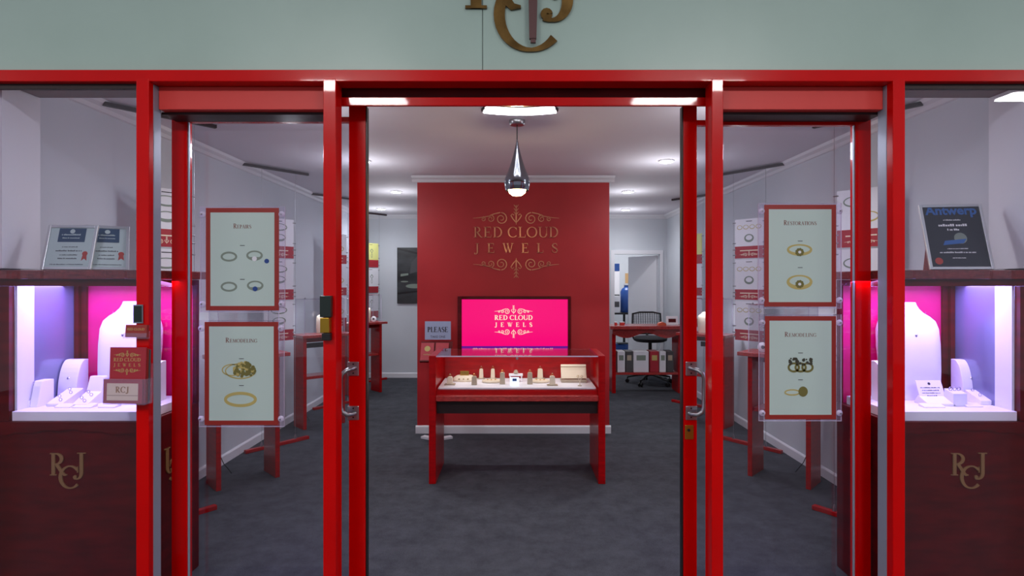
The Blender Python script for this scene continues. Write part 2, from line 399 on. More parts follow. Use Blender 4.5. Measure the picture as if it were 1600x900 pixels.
# feature wall
FX0, FX1, FY = X(652, 5.7), X(952, 5.7), 5.7
struct(MB().box(FX0, FX1, FY, FY+.14, 0, ZC).build('wall_feature', 'redwall'))
cornice('trim_4', cn, (FX0-.05, FY, ZC), (FX1+.05, FY, ZC))
skirt('baseboard_feature', skn, (FX0-.015, FY, 0), (FX1+.015, FY, 0))
# front walls beside the shop front and piers within
for s, n in ((-1, 'left'), (1, 'right')):
    struct(MB().box(s*2.40, s*4.5, 2.5, 2.62, 0, 2.42).build('wall_front_'+n, 'fascia'))
    struct(MB().box(s*2.305, s*2.40, 2.59, 2.80, 1.56, ZC).build('trim_%d' % (5 if s < 0 else 6), 'white'))
# fascia
fa = MB().box(-4.5, X(753.4, 2.52), 2.52, 2.62, 2.421, 3.6).box(X(754.6, 2.52), 4.5, 2.52, 2.62, 2.421, 3.6).box(-4.5, 4.5, 2.535, 2.61, 2.421, 3.59)
struct(fa.build('wall_fascia', 'fascia'))
# shop front frame (one joinery piece per member)
FD = 2.5
zt, zb = 2.42, 2.369
struct(MB().box(-2.4, 2.4, FD, FD+.09, zb, zt).build('trim_7', 'red', bevel=.003))
for i, (a, b) in enumerate(((213, 233), (505, 525), (1112, 1130), (1395, 1414))):
    struct(MB().box(X(a, FD), X(b, FD), FD-.002, FD+(.031, .085, .085, .042)[i], 0, zb+.012).build('trim_%d' % (8+i), 'red', bevel=.003))
for i, (a, b) in enumerate(((-2.40, -2.35), (2.35, 2.40))):
    struct(MB().box(a, b, FD, FD+.085, 0, zb).build('trim_%d' % (12+i), 'red', bevel=.003))
# door head in the plane of the leaves
struct(MB().box(X(526, 2.6), X(1111, 2.6), 2.60, 2.618, Z(165, 2.60), Z(152, 2.60)).build('trim_14', 'red', bevel=.002))
struct(MB().box(X(526, 2.6), X(1111, 2.6), 2.612, 2.70, Z(152, 2.60)+.0005, zb+.02).build('trim_15', 'cabwood'))  # upper head in darker timber, stands in for its dark reflection
struct(MB().box(-2.3, 2.3, 2.591, 2.79, zb+.021, 2.42).build('trim_24', 'cabwood'))
for i, (a, b) in enumerate(((244, 510), (1120, 1386))):   # operator covers above the leaves
    d = 2.565
    struct(MB().box(max(X(a, d), X(233, FD)+.001), min(X(b, d), X(1395, FD)-.001), d, d+.12, Z(171, d), zb-.001).build('trim_%d' % (16+i), 'redbox', bevel=.002))
    struct(MB().box(X(a, d), X(b, d), d+.04, d+.155, Z(171, d)-.012, Z(171, d)-.001).build('trim_%d' % (18+i), 'dark'))  # dark board paints the shade on the underside of each cover
for i, (a, b, c, e) in enumerate(((213, 233, 2.5315, 2.585), (1395, 1414, 2.5425, 2.605))):
    struct(MB().box(X(a, FD), X(b, FD), c, e, 0, zb-.001).build('trim_%d' % (20+i), 'jamb', bevel=.002))
# plinths under the windows
for i, (a, b) in enumerate(((-2.35, X(213, FD)), (X(1414, FD), 2.35))):
    struct(MB().box(a, b, FD+.005, FD+.08, 0, .11).build('trim_%d' % (22+i), 'red', bevel=.003))
    w = thing('window_%d' % (i+1), ((a+b)/2, 2.54, .11), None, None, kind='structure')
    MB().box(a+.001, b-.001, 2.537, 2.543, .111, zb-.001).build('pane', 'glass', w)
    MB().box(a, b, 2.53, 2.55, zb-.022, zb-.0005).box(a, b, 2.53, 2.55, .1105, .125).build('glazing_bead', 'dark', w)

# sliding leaves
def leaf(n, o0, o1, i0, i1, ytop, inner_right):
    d = 2.722
    a, b = min(o0, i0), max(o1, i1)
    r = thing('door_%d' % n, (X((a+b)/2, d), d+.02, 0), None, None, kind='structure')
    zt_ = Z(165, d)-.003
    MB().box(X(o0, d), X(o1, d), d, d+.045, .01, Z(ytop, d)+.0).build('stile', 'red', r, bevel=.002)
    MB().box(X(i0, d), X(i1, d), d, d+.045, .01, zt_).build('stile', 'red', r, bevel=.002)
    l, rr = (o1, i0) if inner_right else (i1, o0)
    MB().box(X(l, d)+.0005, X(rr, d)-.0005, d+.004, d+.04, Z(ytop+8, d), Z(ytop, d)).build('top_rail', 'red', r, bevel=.002)
    MB().box(X(l, d)+.0005, X(rr, d)-.0005, d+.004, d+.04, .01, .075).build('bottom_rail', 'red', r, bevel=.002)
    MB().box(X(l, d)+.001, X(rr, d)-.001, d+.018, d+.024, .076, Z(ytop+8, d)-.001).build('glass_pane', 'glass', r)
    # bright bead on the outer stile, dark seal on the inner
    bx = X(l, d)+.001 if inner_right else X(rr, d)-.006
    MB().box(bx, bx+.005, d+.006, d+.017, .076, Z(ytop+8, d)-.001).build('glazing_bead', 'jamb', r)
    sx = X(i1, d) if inner_right else X(i0, d)-.006
    MB().box(sx+.0003, sx+.0057, d+.005, d+.04, .01, zt_).build('brush_seal', 'black', r)
    # pull handle
    pc = 552 if inner_right else 1080
    s = -1 if inner_right else 1
    h = MB()
    pts = []
    p0 = at(pc+s*-3, 575, d); p1 = at(pc+s*-3, 646, d)
    off = .055; xo = s*.052
    def q(p, ox, oy, oz): return p+Vector((ox, oy, oz))
    pts = [q(p0, 0, 0, 0), q(p0, xo*.15, -off*.5, 0), q(p0, xo*.5, -off*.85, -.004), q(p0, xo*.85, -off, -.018), q(p0, xo, -off, -.04),
           q(p1, xo, -off, .04), q(p1, xo*.85, -off, .018), q(p1, xo*.5, -off*.85, .004), q(p1, xo*.15, -off*.5, 0), q(p1, 0, 0, 0)]
    h.tube(pts, .0105, 12); hh = h.build('pull_handle', 'chrome', r, smooth=True)
    for py in (576, 645):
        e = MB().box(X(pc-9, d), X(pc+9, d), d-.006, d-.0005, Z(py+11, d), Z(py-11, d)).build('mounting_plate', 'chrome', hh, bevel=.004)
        sc = MB()
        for dy in (-7, 7): sc.lathe([(.004, 0), (.004, .002)], at(pc, py+dy, d-.006)+Vector((0, 0, 0)), 10, N=(0, -1, 0), V=(0, 0, 1))
        sc.build('screw', 'black', hh)
    if not inner_right:
        lk = MB().box(X(1070, d), X(1083, d), d-.006, d-.0005, Z(686, d), Z(664, d)).build('lock_plate', 'brass', r, bevel=.002)
        MB().lathe([(.007, 0), (.007, .005)], at(1076, 672, d-.006), 14, N=(0, -1, 0), V=(0, 0, 1)).build('lock_cylinder', 'black', lk)
    return r
leaf(1, 268, 292, 545, 571, 182, True)
leaf(2, 1337, 1361, 1068, 1089, 187, False)
# office door at the back
dr = thing('door_3', (DX1-.02, YB+.06, 0), None, None, kind='structure', rz=0)
dirv = Vector((-math.cos(math.radians(60)), math.sin(math.radians(60)), 0))
frd = Fr((DX1-.02, YB+.08, .01), dirv, (0, 0, 1), (dirv.y, -dirv.x, 0))
MB().box(0, .66, 0, DZ-.03, -.02, .02, frd).build('door_leaf', 'white', dr)
MB().tube([frd.p(.6, .95, .02), frd.p(.6, .95, .06), frd.p(.5, .95, .06)], .009).build('door_handle', 'chrome', dr, smooth=True)
MB().box(DX0-.06, DX0, YB-.015, YB-.001, 0, DZ+.06).box(DX1, DX1+.05, YB-.015, YB-.001, 0, DZ+.06).box(DX0, DX1, YB-.015, YB-.001, DZ, DZ+.06).build('door_frame', 'white', dr)

# lock box and gold plate on the left centre post
r = thing('post_lock', at(511, 496, 2.495), 'dark lock case over a brass box on the red post left of the entrance', 'lock')
d = 2.497
MB().box(X(503, d), X(520, d), d-.03, d, Z(495, d), Z(462, d)).build('lock_case', 'darkgreen', r, bevel=.002)
MB().box(X(504, d), X(518, d), d-.034, d, Z(519, d), Z(496, d)).build('brass_box', 'brass', r, bevel=.002)
MB().box(X(506, d), X(519, d), d-.03, d, Z(531, d), Z(520, d)).build('lower_cap', 'black', r, bevel=.002)

# ================================================================== SIGN ON THE FASCIA
f = face(723, 82, 2.52)
mb = MB(); monogram(mb, f, 182*2.52/900, .002, .012)
tag(mb.build('monogram_sign', 'goldp'), 'large interlocked gold letters on the pale green fascia above the entrance', 'sign')
d = 2.50
mb = MB().prism([(X(825, d), Z(-60, d)), (X(841, d), Z(-60, d)), (X(838, d), Z(62, d)), (X(827, d), Z(62, d))], -d-.0, -d-.014, Fr((0, 0, 0), (1, 0, 0), (0, 0, 1), (0, -1, 0))) if False else MB()
frw = Fr((0, 0, 0), (1, 0, 0), (0, 0, 1), (0, -1, 0))
mb.prism([(X(825, d), Z(-60, d)), (X(841, d), Z(-60, d)), (X(838, d), Z(62, d)), (X(827, d), Z(62, d))], -2.504, -2.484, frw)
mb.box(X(829, d), X(837, d), 2.488, 2.502, Z(68, d), Z(62, d))
tag(mb.build('sign_bracket', 'brownrod'), 'narrow brown metal bar hanging over the large gold letter on the fascia', 'bracket')

# ================================================================== MALL LAMPS (above and behind the viewer)
def mall_lamp(x, y, w, label):
    r = thing('mall_lamp', (x, y, 3.40), label, 'ceiling light', 'tube lamps of the mall')
    MB().box(x-w/2-.03, x+w/2+.03, y-.127, y+.127, 3.42, 3.48).build('lamp_body', 'white', r)
    MB().box(x-w/2, x+w/2, y-.12, y+.12, 3.40, 3.42).build('diffuser', 'malllamp', r)
    return r
LM = [(-1.45, -.876, .594, 'bright tube lamp mirrored in the red door head at left'), (1.576, -.876, .64, 'bright tube lamp mirrored in the red door head at right'),
      (5.42, -.876, .7, 'bright tube lamp mirrored in the top of the right window'), (-6.0, -.876, .7, 'bright tube lamp of the mall far to the left'),
      (-1.83, -.62, .4, 'short bright lamp mirrored at the top of the red post left of the opening'), (1.99, -.62, .4, 'short bright lamp mirrored at the top of the red post right of the opening')]
for x, y, w, lb in LM: mall_lamp(x, y, w, lb)
def area(name, loc, rot, sx, sy, e, c=(1, 1, 1), parent=None, spread=None):
    l = bpy.data.lights.new(name, 'AREA'); l.shape = 'RECTANGLE'; l.size = sx; l.size_y = sy; l.energy = e; l.color = c
    if spread: l.spread = spread
    o = bpy.data.objects.new(name, l); COL.objects.link(o); o.rotation_euler = rot
    if parent is not None: o.parent = parent; o.location = Vector(loc)-parent.location
    else: o.location = loc
    return o

# ================================================================== CEILING THINGS
def downlight(x, y, label):
    r = thing('downlight', (x, y, ZC-.012), label, 'ceiling light', 'recessed downlights in the shop ceiling')
    MB().lathe([(.07, .0115), (.07, .006), (.062, 0), (.055, .004), (.055, .0115)], (x, y, ZC-.012), 24).build('trim_ring', 'white', r, smooth=True)
    MB().lathe([(.054, .0), (.054, .006)], (x, y, ZC-.014), 20).build('lens', 'lamp_w', r)
    l = bpy.data.lights.new('lamp', 'SPOT'); l.energy = DOWN_E*1.9; l.color = DOWN_C; l.spot_size = math.radians(165); l.spot_blend = 1; l.shadow_soft_size = .045
    o = bpy.data.objects.new('lamp', l); COL.objects.link(o); o.parent = r; o.location = (0, 0, -.02)
    l = bpy.data.lights.new('added_ceiling_fill', 'POINT'); l.energy = DOWN_E*.3; l.color = DOWN_C; l.shadow_soft_size = .05
    o = bpy.data.objects.new('lamp', l); COL.objects.link(o); o.parent = r; o.location = (0, 0, -.28)  # added fill point in the air under the fitting, brightens the ceiling
    return r
def cd(px, py):
    d = FPX*(ZC-EYE)/(CY-py); return ((px-CX)*d/FPX, d)
for (x, y), lb in ((cd(619, 299), 'lit round downlight just left of the red feature wall'),
                   (cd(981, 299), 'lit round downlight just right of the red feature wall'),
                   (cd(1041, 251), 'lit round downlight nearest the right door leaf'),
                   (cd(567, 251), 'lit round downlight behind the left door leaf'),
                   ((-1.28, 3.3), 'lit round downlight over the left doorway corner'), ((1.28, 3.3), 'lit round downlight over the right doorway corner'),
                   ((-1.9, 8.2), 'lit round downlight near the back wall at left'), ((1.6, 8.3), 'lit round downlight above the desk at the back')):
    downlight(x, y, lb)
# curved light fitting
r = thing('curved_ceiling_light', (X(812, 3.55), 3.45, ZC-.03), 'curved white strip light on the ceiling above the pendant', 'ceiling light')
cx = X(812, 3.55); R = .46
def arcbox(r0, r1, z0, z1, a):
    m = MB(); n = 16
    ins = [(cx+r0*math.sin(-a+2*a*i/n), 2.95+r0*math.cos(-a+2*a*i/n)) for i in range(n+1)]
    out = [(cx+r1*math.sin(-a+2*a*i/n), 2.95+r1*math.cos(-a+2*a*i/n)) for i in range(n+1)]
    for i in range(n): m.prism([ins[i], ins[i+1], out[i+1], out[i]], z0, z1)
    return m
arcbox(.427, .556, ZC-.02, ZC-.0005, .43).build('housing', 'black', r)
arcbox(.440, .470, ZC-.034, ZC-.0205, .45).build('diffuser', 'lamp_w', r)
arcbox(.535, .549, ZC-.03, ZC-.0205, .41).build('outer_strip', 'lamp_w', r)
# pendant
py_ = 3.72; pxm = X(808, py_)
zb_ = Z(298, py_)
r = thing('pendant_lamp', (pxm, py_, zb_), 'teardrop chrome pendant lamp with warm bulb before the red feature wall', 'lamp')
H = (CY-218)/FPX*py_+EYE-zb_
prof = [(.074, 0), (.080, .02), (.085, .05), (.080, .075), (.070, .1), (.052, .145), (.037, .19), (.024, .235), (.013, .28), (.007, H-.02), (.004, H)]
MB().lathe(prof, (pxm, py_, zb_), 32, cap=False).build('lamp_shade', 'chromeshade', r, smooth=True)
MB().lathe([(.0, 0), (.03, .004), (.052, .02), (.058, .04), (.045, .06), (.02, .075)], (pxm, py_, zb_-.035), 20).build('bulb', 'bulb', r, smooth=True)
MB().tube([(pxm, py_, zb_+H), (pxm, py_, ZC-.03)], .0035).build('cord', 'black', r)
MB().lathe([(.045, 0), (.052, .01), (.052, .0295)], (pxm, py_, ZC-.03), 20).build('ceiling_rose', 'chrome', r, smooth=True)
l = bpy.data.lights.new('lamp', 'POINT'); l.energy = 5; l.color = (1, .74, .42); l.shadow_soft_size = .05
o = bpy.data.objects.new('lamp', l); COL.objects.link(o); o.parent = r; o.location = (0, 0, -.10)
# dome camera, wall sensor
x, y = cd(1028, 349)
r = thing('dome_camera', (x, 8.8, ZC-.06), 'small black dome camera on the ceiling at the back right corner', 'camera')
MB().lathe([(.07, .03), (.072, .0595)], (x, 8.8, ZC-.06), 20).build('mount_ring', 'white', r)
MB().lathe([(.005, -.035), (.03, -.028), (.048, -.01), (.055, .01), (.056, .0295)], (x, 8.8, ZC-.06), 20).build('dome', 'black', r, smooth=True)
r = thing('wall_sensor', (WR-.03, 8.0, Z(345, 8.0)), 'small white alarm sensor on the right wall near the ceiling', 'sensor')
MB().box(WR-.05, WR-.001, 7.95, 8.05, Z(365, 8), Z(345, 8)).build('sensor_body', 'white', r, bevel=.006)
MB().box(WR-.052, WR-.05, 7.97, 8.03, Z(362, 8), Z(358, 8)).build('sensor_lens', 'black', r)

# ================================================================== FEATURE WALL: LOGO, SCREEN
fl_ = face(806.5, 378, FY-.001)
r = thing('gold_logo_sign', fl_.o, 'gold lettering between scroll ornaments high on the red feature wall', 'sign')
u = FY/900
for nme, dy in (('upper_scroll', 37), ('shop_name_line', 7), ('shop_name_line', -17), ('lower_scroll', -35)):
    mb = MB(); g_ = Fr(fl_.p(0, dy*u), fl_.U, fl_.V, fl_.N)
    if dy == 7: text(mb, g_, 'RED CLOUD', 16.5*u, 134*u, 0, .008, bold=.85)
    elif dy == -17: text(mb, g_, 'JEWELS', 15*u, 132*u, 0, .008, track=.75, bold=.95)
    else: ornament(mb, g_, 137*u, 0, .006, up=1 if dy > 0 else -1, k2=.62)
    mb.build(nme, 'signgold', r)
d = 5.66
r = thing('wall_screen', (X(804, d), d, Z(560, d)), 'glowing magenta screen in a dark red timber frame on the feature wall', 'screen')
fr0 = MB(); o0, o1, p0, p1 = X(715, d), X(892, d), Z(566, d), Z(463, d); t = .03
fr0.box(o0, o0+t+.01, d, FY-.001, p0, p1).box(o1-t, o1, d, FY-.001, p0, p1).box(o0+t+.01, o1-t, d, FY-.001, p1-t, p1).box(o0+t+.01, o1-t, d, FY-.001, p0, p0+t)
fr0.build('screen_frame', 'cabwood', r, bevel=.003)
MB().box(o0+t+.01, o1-t, d+.016, FY-.001, Z(541, d), p1-t).build('display_panel', 'screen', r)
MB().box(o0+t+.01, o1-t, d+.016, FY-.001, p0+t, Z(541, d)-.0005).build('caption_band', 'screenpurple', r)
mb = MB(); logo(mb, face(802.5, 503, d+.0155), 60*d/900, 0, .001, bold=1.5)
mb.build('logo_lettering', 'screentext', r)
mb = MB(); scribble(mb, face(802, 546.0, d+.0155), .8, .02, .001, seed=9)
mb.build('caption_lettering', 'screentext', r)

# ================================================================== CENTRAL DISPLAY CASE
yf, yb = 4.265, 4.76
x0, x1 = X(670, yf), X(946, yf); th = .052
case = thing('display_case', ((x0+x1)/2, yf, 0), 'red timber display case with glass top in front of the magenta screen', 'display case')
ztop = Z(556, yf)
for a, b in ((x0, x0+th), (x1-th, x1)):
    MB().box(a, b, yf, yb, 0, ztop).build('side_panel', 'wood', case, bevel=.003)
zp = Z(609, 4.29)
MB().box(x0+th, x1-th, yf+.035, yb-.02, zp-.05, zp-.001).build('deck', 'wood', case)
MB().box(x0+th-.012+.013, x1-th-.001, yf-.012, yf+.06, Z(627, yf), Z(618, yf)).build('front_lip', 'woodtop', case, bevel=.004)
MB().box(x0+th, x1-th, yf+.06, yb-.02, Z(646, yf+.06), Z(628, yf+.06)).build('apron', 'dark', case)
MB().box(x0+th, x1-th, yf+.036, yf+.055, Z(618, yf), zp-.002).build('front_rail', 'wood', case)
MB().box(x0+th, x1-th, yb-.02, yb, zp-.18, ztop-.012).build('back_panel', 'wood', case)
MB().box(x0+th+.001, x1-th-.001, yf+.012, yb-.002, ztop-.008, ztop-.001).build('glass_top', 'clear', case)
MB().box(x0+th+.001, x1-th-.001, yf+.012, yf+.018, zp+.001, ztop-.009).build('front_glass', 'clear', case)
MB().box(x0+th+.001, x1-th-.001, yf+.009, yf+.0115, ztop-.010, ztop-.001).build('glass_edge', 'edge', case)
MB().lathe([(.009, 0), (.009, .01)], ((x0+x1)/2, yf+.011, ztop-.02), 12, N=(0, -1, 0), V=(0, 0, 1)).build('glass_lock', 'chrome', case)
mb = MB().box(x0+th+.012, x1-th-.012, yf+.04, yb-.03, zp, zp+.014)
tag(mb.build('display_pad', 'acwhite', bevel=.003), 'long white display pad inside the central glass case', 'display pad')
ZP = zp+.0145
def dz(py_bottom):  # depth for an item standing on the pad
    return FPX*(EYE-ZP)/(py_bottom-CY)
def pos(px, pyb):
    d = max(yf+.07, min(yb-.07, dz(pyb))); return (X(px, d), d, ZP)
def ring_mesh(mb, c, r, t=.0016, ax='y'):
    pts = [(c[0]+r*math.cos(2*PI*i/18), c[1], c[2]+r*math.sin(2*PI*i/18)) for i in range(18)]
    return mb.tube(pts, t, 6, closed=True)
def ring_block(loc, w, h, label, base=True):
    r = thing('ring_stand', loc, label, 'ring stand', 'small ring stands in the central case')
    x, y, z = loc
    if base: MB().box(x-w*.9, x+w*.9, y-w*.7, y+w*.7, z, z+.006).build('base', 'taupe', r, bevel=.001)
    b = z+(.0065 if base else 0)
    pr = [(-w/2, 0), (w/2, 0), (w*.42, h), (w*.2, h+.006), (-w*.2, h+.006), (-w*.42, h)]
    MB().prism(pr, -w*.4, w*.4, Fr((x, y, b), (1, 0, 0), (0, 0, 1), (0, -1, 0))).build('block', 'cream' if base else 'taupe', r, bevel=.001)
    rg = ring_mesh(MB(), (x, y, b+h+.0125), .009).build('ring', 'gold', r, smooth=True)
    MB().lathe([(.001, 0), (.0035, .003), (.002, .005)], (x, y, b+h+.022), 8).build('gem', 'chrome', rg)
    return r
for px, pb, w, h, base, lb in (
    (703, 601, .045, .05, True, 'ring stand leftmost in the central case'),
    (741, 601, .042, .06, False, 'ring stand in front of the two left tall ones, right of the oval pad'),
    (752, 590, .034, .07, True, 'ring stand behind, between oval pad and left round pad'),
    (770, 588, .034, .07, True, 'ring stand directly behind the left round pad'),
    (785, 600, .042, .085, False, 'tall taupe ring stand right beside the left round pad'),
    (828, 600, .042, .085, False, 'tall taupe ring stand left beside the right round pad'),
    (844, 588, .045, .07, True, 'ring stand directly behind the right round pad'),
    (863, 602, .045, .06, True, 'ring stand on a wide base right of the right round pad')):
    ring_block(pos(px, pb), w, h, lb, base)
def round_pad(loc, r_, label, sy=.8):
    t = thing('round_pad', loc, label, 'jewellery pad', 'round cream pads in the central case')
    x, y, z = loc
    MB().lathe([(r_*.8, 0), (r_, .004), (r_, .012), (r_*.93, .018)], loc, 28, sy=sy).build('pad', 'cream', t, smooth=True)
    for k in range(3):
        a = (k-1)*.03; MB().lathe([(.003, 0), (.007, .004), (.002, .008)], (x+a, y-.02+.01*abs(k-1), z+.0185), 8).build('brooch', 'gold', t)
    return t
round_pad(pos(768, 597), .075, 'round cream pad at left with three small jewels in the central case')
round_pad(pos(844, 597), .072, 'round cream pad at right with three small jewels in the central case')
p = pos(726, 595)
t = thing('oval_stand', p, 'raised oval cream stand with gold box at left in the central case', 'jewellery stand')
MB().lathe([(.095, 0), (.1, .012), (.085, .03), (.06, .045)], p, 28, sy=.6).build('oval_pad', 'cream', t, smooth=True)
MB().box(p[0]-.035, p[0]+.035, p[1]-.015, p[1]+.015, p[2]+.0455, p[2]+.08).build('gold_box', 'gold', t, bevel=.002)
for k in range(3): MB().lathe([(.003, 0), (.008, .004), (.002, .009)], (p[0]-.04+k*.035, p[1]-.052, p[2]+.018), 8).build('jewel', 'goldp', t)
p = pos(806, 596)
t = thing('necklace_stand', p, 'white bridge shaped stand in the middle of the central case', 'jewellery stand')
MB().box(p[0]-.055, p[0]+.055, p[1]-.02, p[1]+.03, p[2]+.045, p[2]+.06).box(p[0]-.05, p[0]-.04, p[1]-.015, p[1]+.025, p[2], p[2]+.0449).box(p[0]+.04, p[0]+.05, p[1]-.015, p[1]+.025, p[2], p[2]+.0449).build('bridge', 'acwhite', t, bevel=.002)
MB().lathe([(.012, 0), (.02, .01), (.01, .03)], (p[0], p[1], p[2]+.0605), 12).build('top_knob', 'taupe', t)
p = pos(804, 603)
t = thing('glowing_counter_card', p, 'small glowing white card with a blue mark in the middle of the case', 'card')
fc = Fr((p[0], p[1]-.0, p[2]), (1, 0, 0), (0, .25, 1), (0, -1, .25))
MB().box(-.034, .034, 0, .065, 0, .006, fc).build('card', 'screenblue', t)
MB().box(-.016, .016, .035, .055, .0062, .0075, fc).build('blue_mark', 'blueprint', t)
p = pos(896, 596)
t = thing('presentation_box', p, 'open cream presentation box at right in the central case', 'box')
MB().box(p[0]-.1, p[0]+.1, p[1]-.06, p[1]+.06, p[2], p[2]+.02).build('tray', 'taupe', t, bevel=.002)
fl = Fr((p[0]-.0, p[1]-.04, p[2]+.0205), (1, 0, 0), (0, .5, .85), (0, -.85, .5))
MB().box(-.1, .1, .01, .105, -.004, .004, fl).build('lid_pad', 'cream', t, bevel=.002)
MB().box(-.1, .1, .107, .125, -.006, .012, fl).build('lid_top', 'cream', t, bevel=.002)
p = pos(906, 603)
t = thing('earring_stand', p, 'forked earring stand in front of the open box in the central case', 'earring stand')
MB().lathe([(.016, 0), (.016, .004), (.004, .008)], p, 14).build('base', 'taupe', t)
MB().tube([(p[0], p[1], p[2]+.008), (p[0], p[1], p[2]+.03), (p[0]-.014, p[1], p[2]+.065)], .003, 8).tube([(p[0], p[1], p[2]+.03), (p[0]+.014, p[1], p[2]+.065)], .003, 8).build('fork', 'cream', t)
for s in (-1, 1): ring_mesh(MB(), (p[0]+s*.014, p[1], p[2]+.072), .007).build('earring', 'gold', t)
area('case_glow', (X(804, 4.5), 4.5, ztop-.02), (0, 0, 0), 1.0, .3, 1.2, (1, .93, .85), case)

# brochure stand beside it
d = 5.45; bx = X(681, d)
t = thing('brochure_stand', (bx, d, 0), 'stand with PLEASE sign and red brochures left of the central case', 'brochure stand')
mb = MB()
for k in range(3):
    a = k*2*PI/3+.5; mb.box(-.012, .16, -.03, .03, 0, .02, Fr((bx, d, 0), (math.cos(a), math.sin(a), 0), (-math.sin(a), math.cos(a), 0), (0, 0, 1)))
mb.lathe([(.06, 0), (.05, .03), (.02, .04)], (bx, d, .001), 20); mb.build('foot', 'white', t)
MB().tube([(bx, d, .03), (bx, d, Z(562, d))], .014).build('pole', 'chrome', t)
fh = Fr((bx, d, Z(563, d)), (1, 0, 0), (0, .45, .9), (0, -.9, .45))
MB().box(-.15, .15, -.01, .19, -.012, 0, fh).box(-.15, .15, -.02, -.008, -.01, .03, fh).build('tray', 'cabwood', t)
for k, px in enumerate((667, 690)):
    u = (px-681)*d/900
    b_ = MB().box(u-.062, u+.062, -.005, .17, .001, .016, fh).build('brochure', 'redprint', t)
    if k == 0:
        m2 = MB(); disc(m2, Fr(fh.p(u, .08, .0165), fh.U, fh.V, fh.N), 0, .03, .028, 0, .001); ornament(m2, Fr(fh.p(u, .05, .0165), fh.U, fh.V, fh.N), .09, 0, .001); m2.build('crest', 'goldprint', b_)
zs = Z(532, d)
MB().box(X(662, d), X(703, d), d+.075, d+.083, zs, Z(503, d)).build('sign_card', 'bluesheet', t)
m2 = MB(); text(m2, Fr((X(682.5, d), d+.075, Z(520, d))), 'PLEASE', .05, .2, 0, .001, bold=1.3)
smalltext(m2, Fr((X(682.5, d), d+.075, Z(529, d))), 'TAKE ONE', .03); m2.build('sign_lettering', 'textdark', t)

# ================================================================== WINDOW CABINETS
def cabinet(s, label):
    yf, yb = 2.62, 3.04
    xi, xo = 1.665 if s < 0 else 1.70, 2.37; ov = .03 if s < 0 else .008
    r = thing('window_cabinet', (s*(xi+xo)/2, yf, 0), label, 'display cabinet', None)
    zo0, zo1 = .865, Z(447, yf)
    B = lambda mb, a, b, *q: mb.box(s*a, s*b, *q)
    B(MB(), xi, xo, yf, yb, 0, zo0-.001).build('carcass', 'cabwood', r, bevel=.003)
    # wavy fronted frieze
    n = 40; pts = [(xi, zo0-.001), (xi, zo0-.05)]+[(xi+(xo-xi)*i/n, zo0-.048-.010*math.sin(i/n*7+1)-.004*math.sin(i*.9)) for i in range(1, n)]+[(xo, zo0-.05), (xo, zo0-.001)]
    MB().prism([(s*a, b) for a, b in pts], -yf+.0005, -yf+.011, frw).build('wavy_frieze', 'cabwood', r)
    # top board with live edge
    pts = [(xi-ov, yb+.03)]+[(xi-ov+(xo+.02-xi+ov)*i/30, yf-.03+.006*math.sin(i*1.3)+.004*math.sin(i*2.9)) for i in range(31)]+[(xo+.02, yb+.03)]
    MB().prism([(s*a, b) for a, b in pts], Z(436, yf-.02), Z(422, yf-.02)).build('top_board', 'ledge', r, bevel=.004)
    B(MB(), xi, xo, yf-.003, yf+.02, zo1, Z(436, yf-.02)-.0005).build('head_rail', 'cabwood', r)
    B(MB(), xi, xi+.022, yf, yf+.025, zo0, zo1-.0005).build('stile', 'cabwood', r)
    B(MB(), xo-.07, xo, yf, yf+.03, zo0, zo1-.0005).build('stile', 'cabwood', r)
    B(MB(), xi, xi+.02, yb-.025, yb, zo0, zo1+.029).build('corner_post', 'cabwood', r)
    B(MB(), xi+.004, xi+.009, yf+.026, yb-.026, zo0, zo1-.002).build('end_glass', 'clear', r)
    B(MB(), xi, xi+.018, yf+.026, yb-.026, zo1-.0015, zo1+.029).build('end_rail', 'cabwood', r)
    m3 = MB(); fe = Fr((s*xi, (yf+.12 if s > 0 else yb-.13), Z(763, 2.75)+.02), (0, s, 0), (0, 0, 1), (-s, 0, 0)); monogram(m3, fe, .17, .0005, .006); m3.build('side_monogram', 'goldsmall', r)
    B(MB(), xi, xo, yf+.021, yb, zo1+.03, zo1+.045).build('inner_top', 'sidewhite', r)
    B(MB(), xi+.0205, 2.30, yb-.02, yb, zo0, zo1+.029).build('back_panel', 'cabback', r)
    B(B(MB(), 2.235, 2.262, yb-.035, yb-.021, zo0, zo1+.029), 2.265, 2.287, yb-.05, yb-.021, zo0, zo1+.029).build('corner_trim', 'cabwood', r)
    B(MB(), 2.289, 2.30, yf+.031, 2.745, zo0, zo1+.029).build('side_lining', 'sidewhite', r)
    B(MB(), 2.290, 2.30, 2.7455, yb-.0205, zo0, zo1+.029).build('shaded_side_lining', 'sideshade', r)  # far part of the lining coloured greyer where less light falls
    B(MB(), xi+.0225, 2.288, yf+.002, yb-.051, zo0, zo0+.043).build('display_floor', 'acwhite', r, bevel=.002)
    st = B(MB(), xi+.03, 2.28, yf+.03, yf+.045, zo1+.012, zo1+.022).build('led_strip', 'led', r)
    a = area('cabinet_glow', (s*(xi+2.29)/2, 2.80, zo1+.012), (math.radians(-8), 0, 0), .78, .25, CAB_E, CAB_C, r)
    m2 = MB()
    px = 78 if s < 0 else 1484
    monogram(m2, face(px, 763, yf-.0), 56*yf/900, .0005, .006); m2.build('gold_monogram', 'goldsmall', r)
    return r, zo0+.0435
c1, ZF = cabinet(-1, 'dark red timber cabinet with lit violet showcase in the left window')
c2, ZF = cabinet(1, 'dark red timber cabinet with lit violet showcase in the right window')

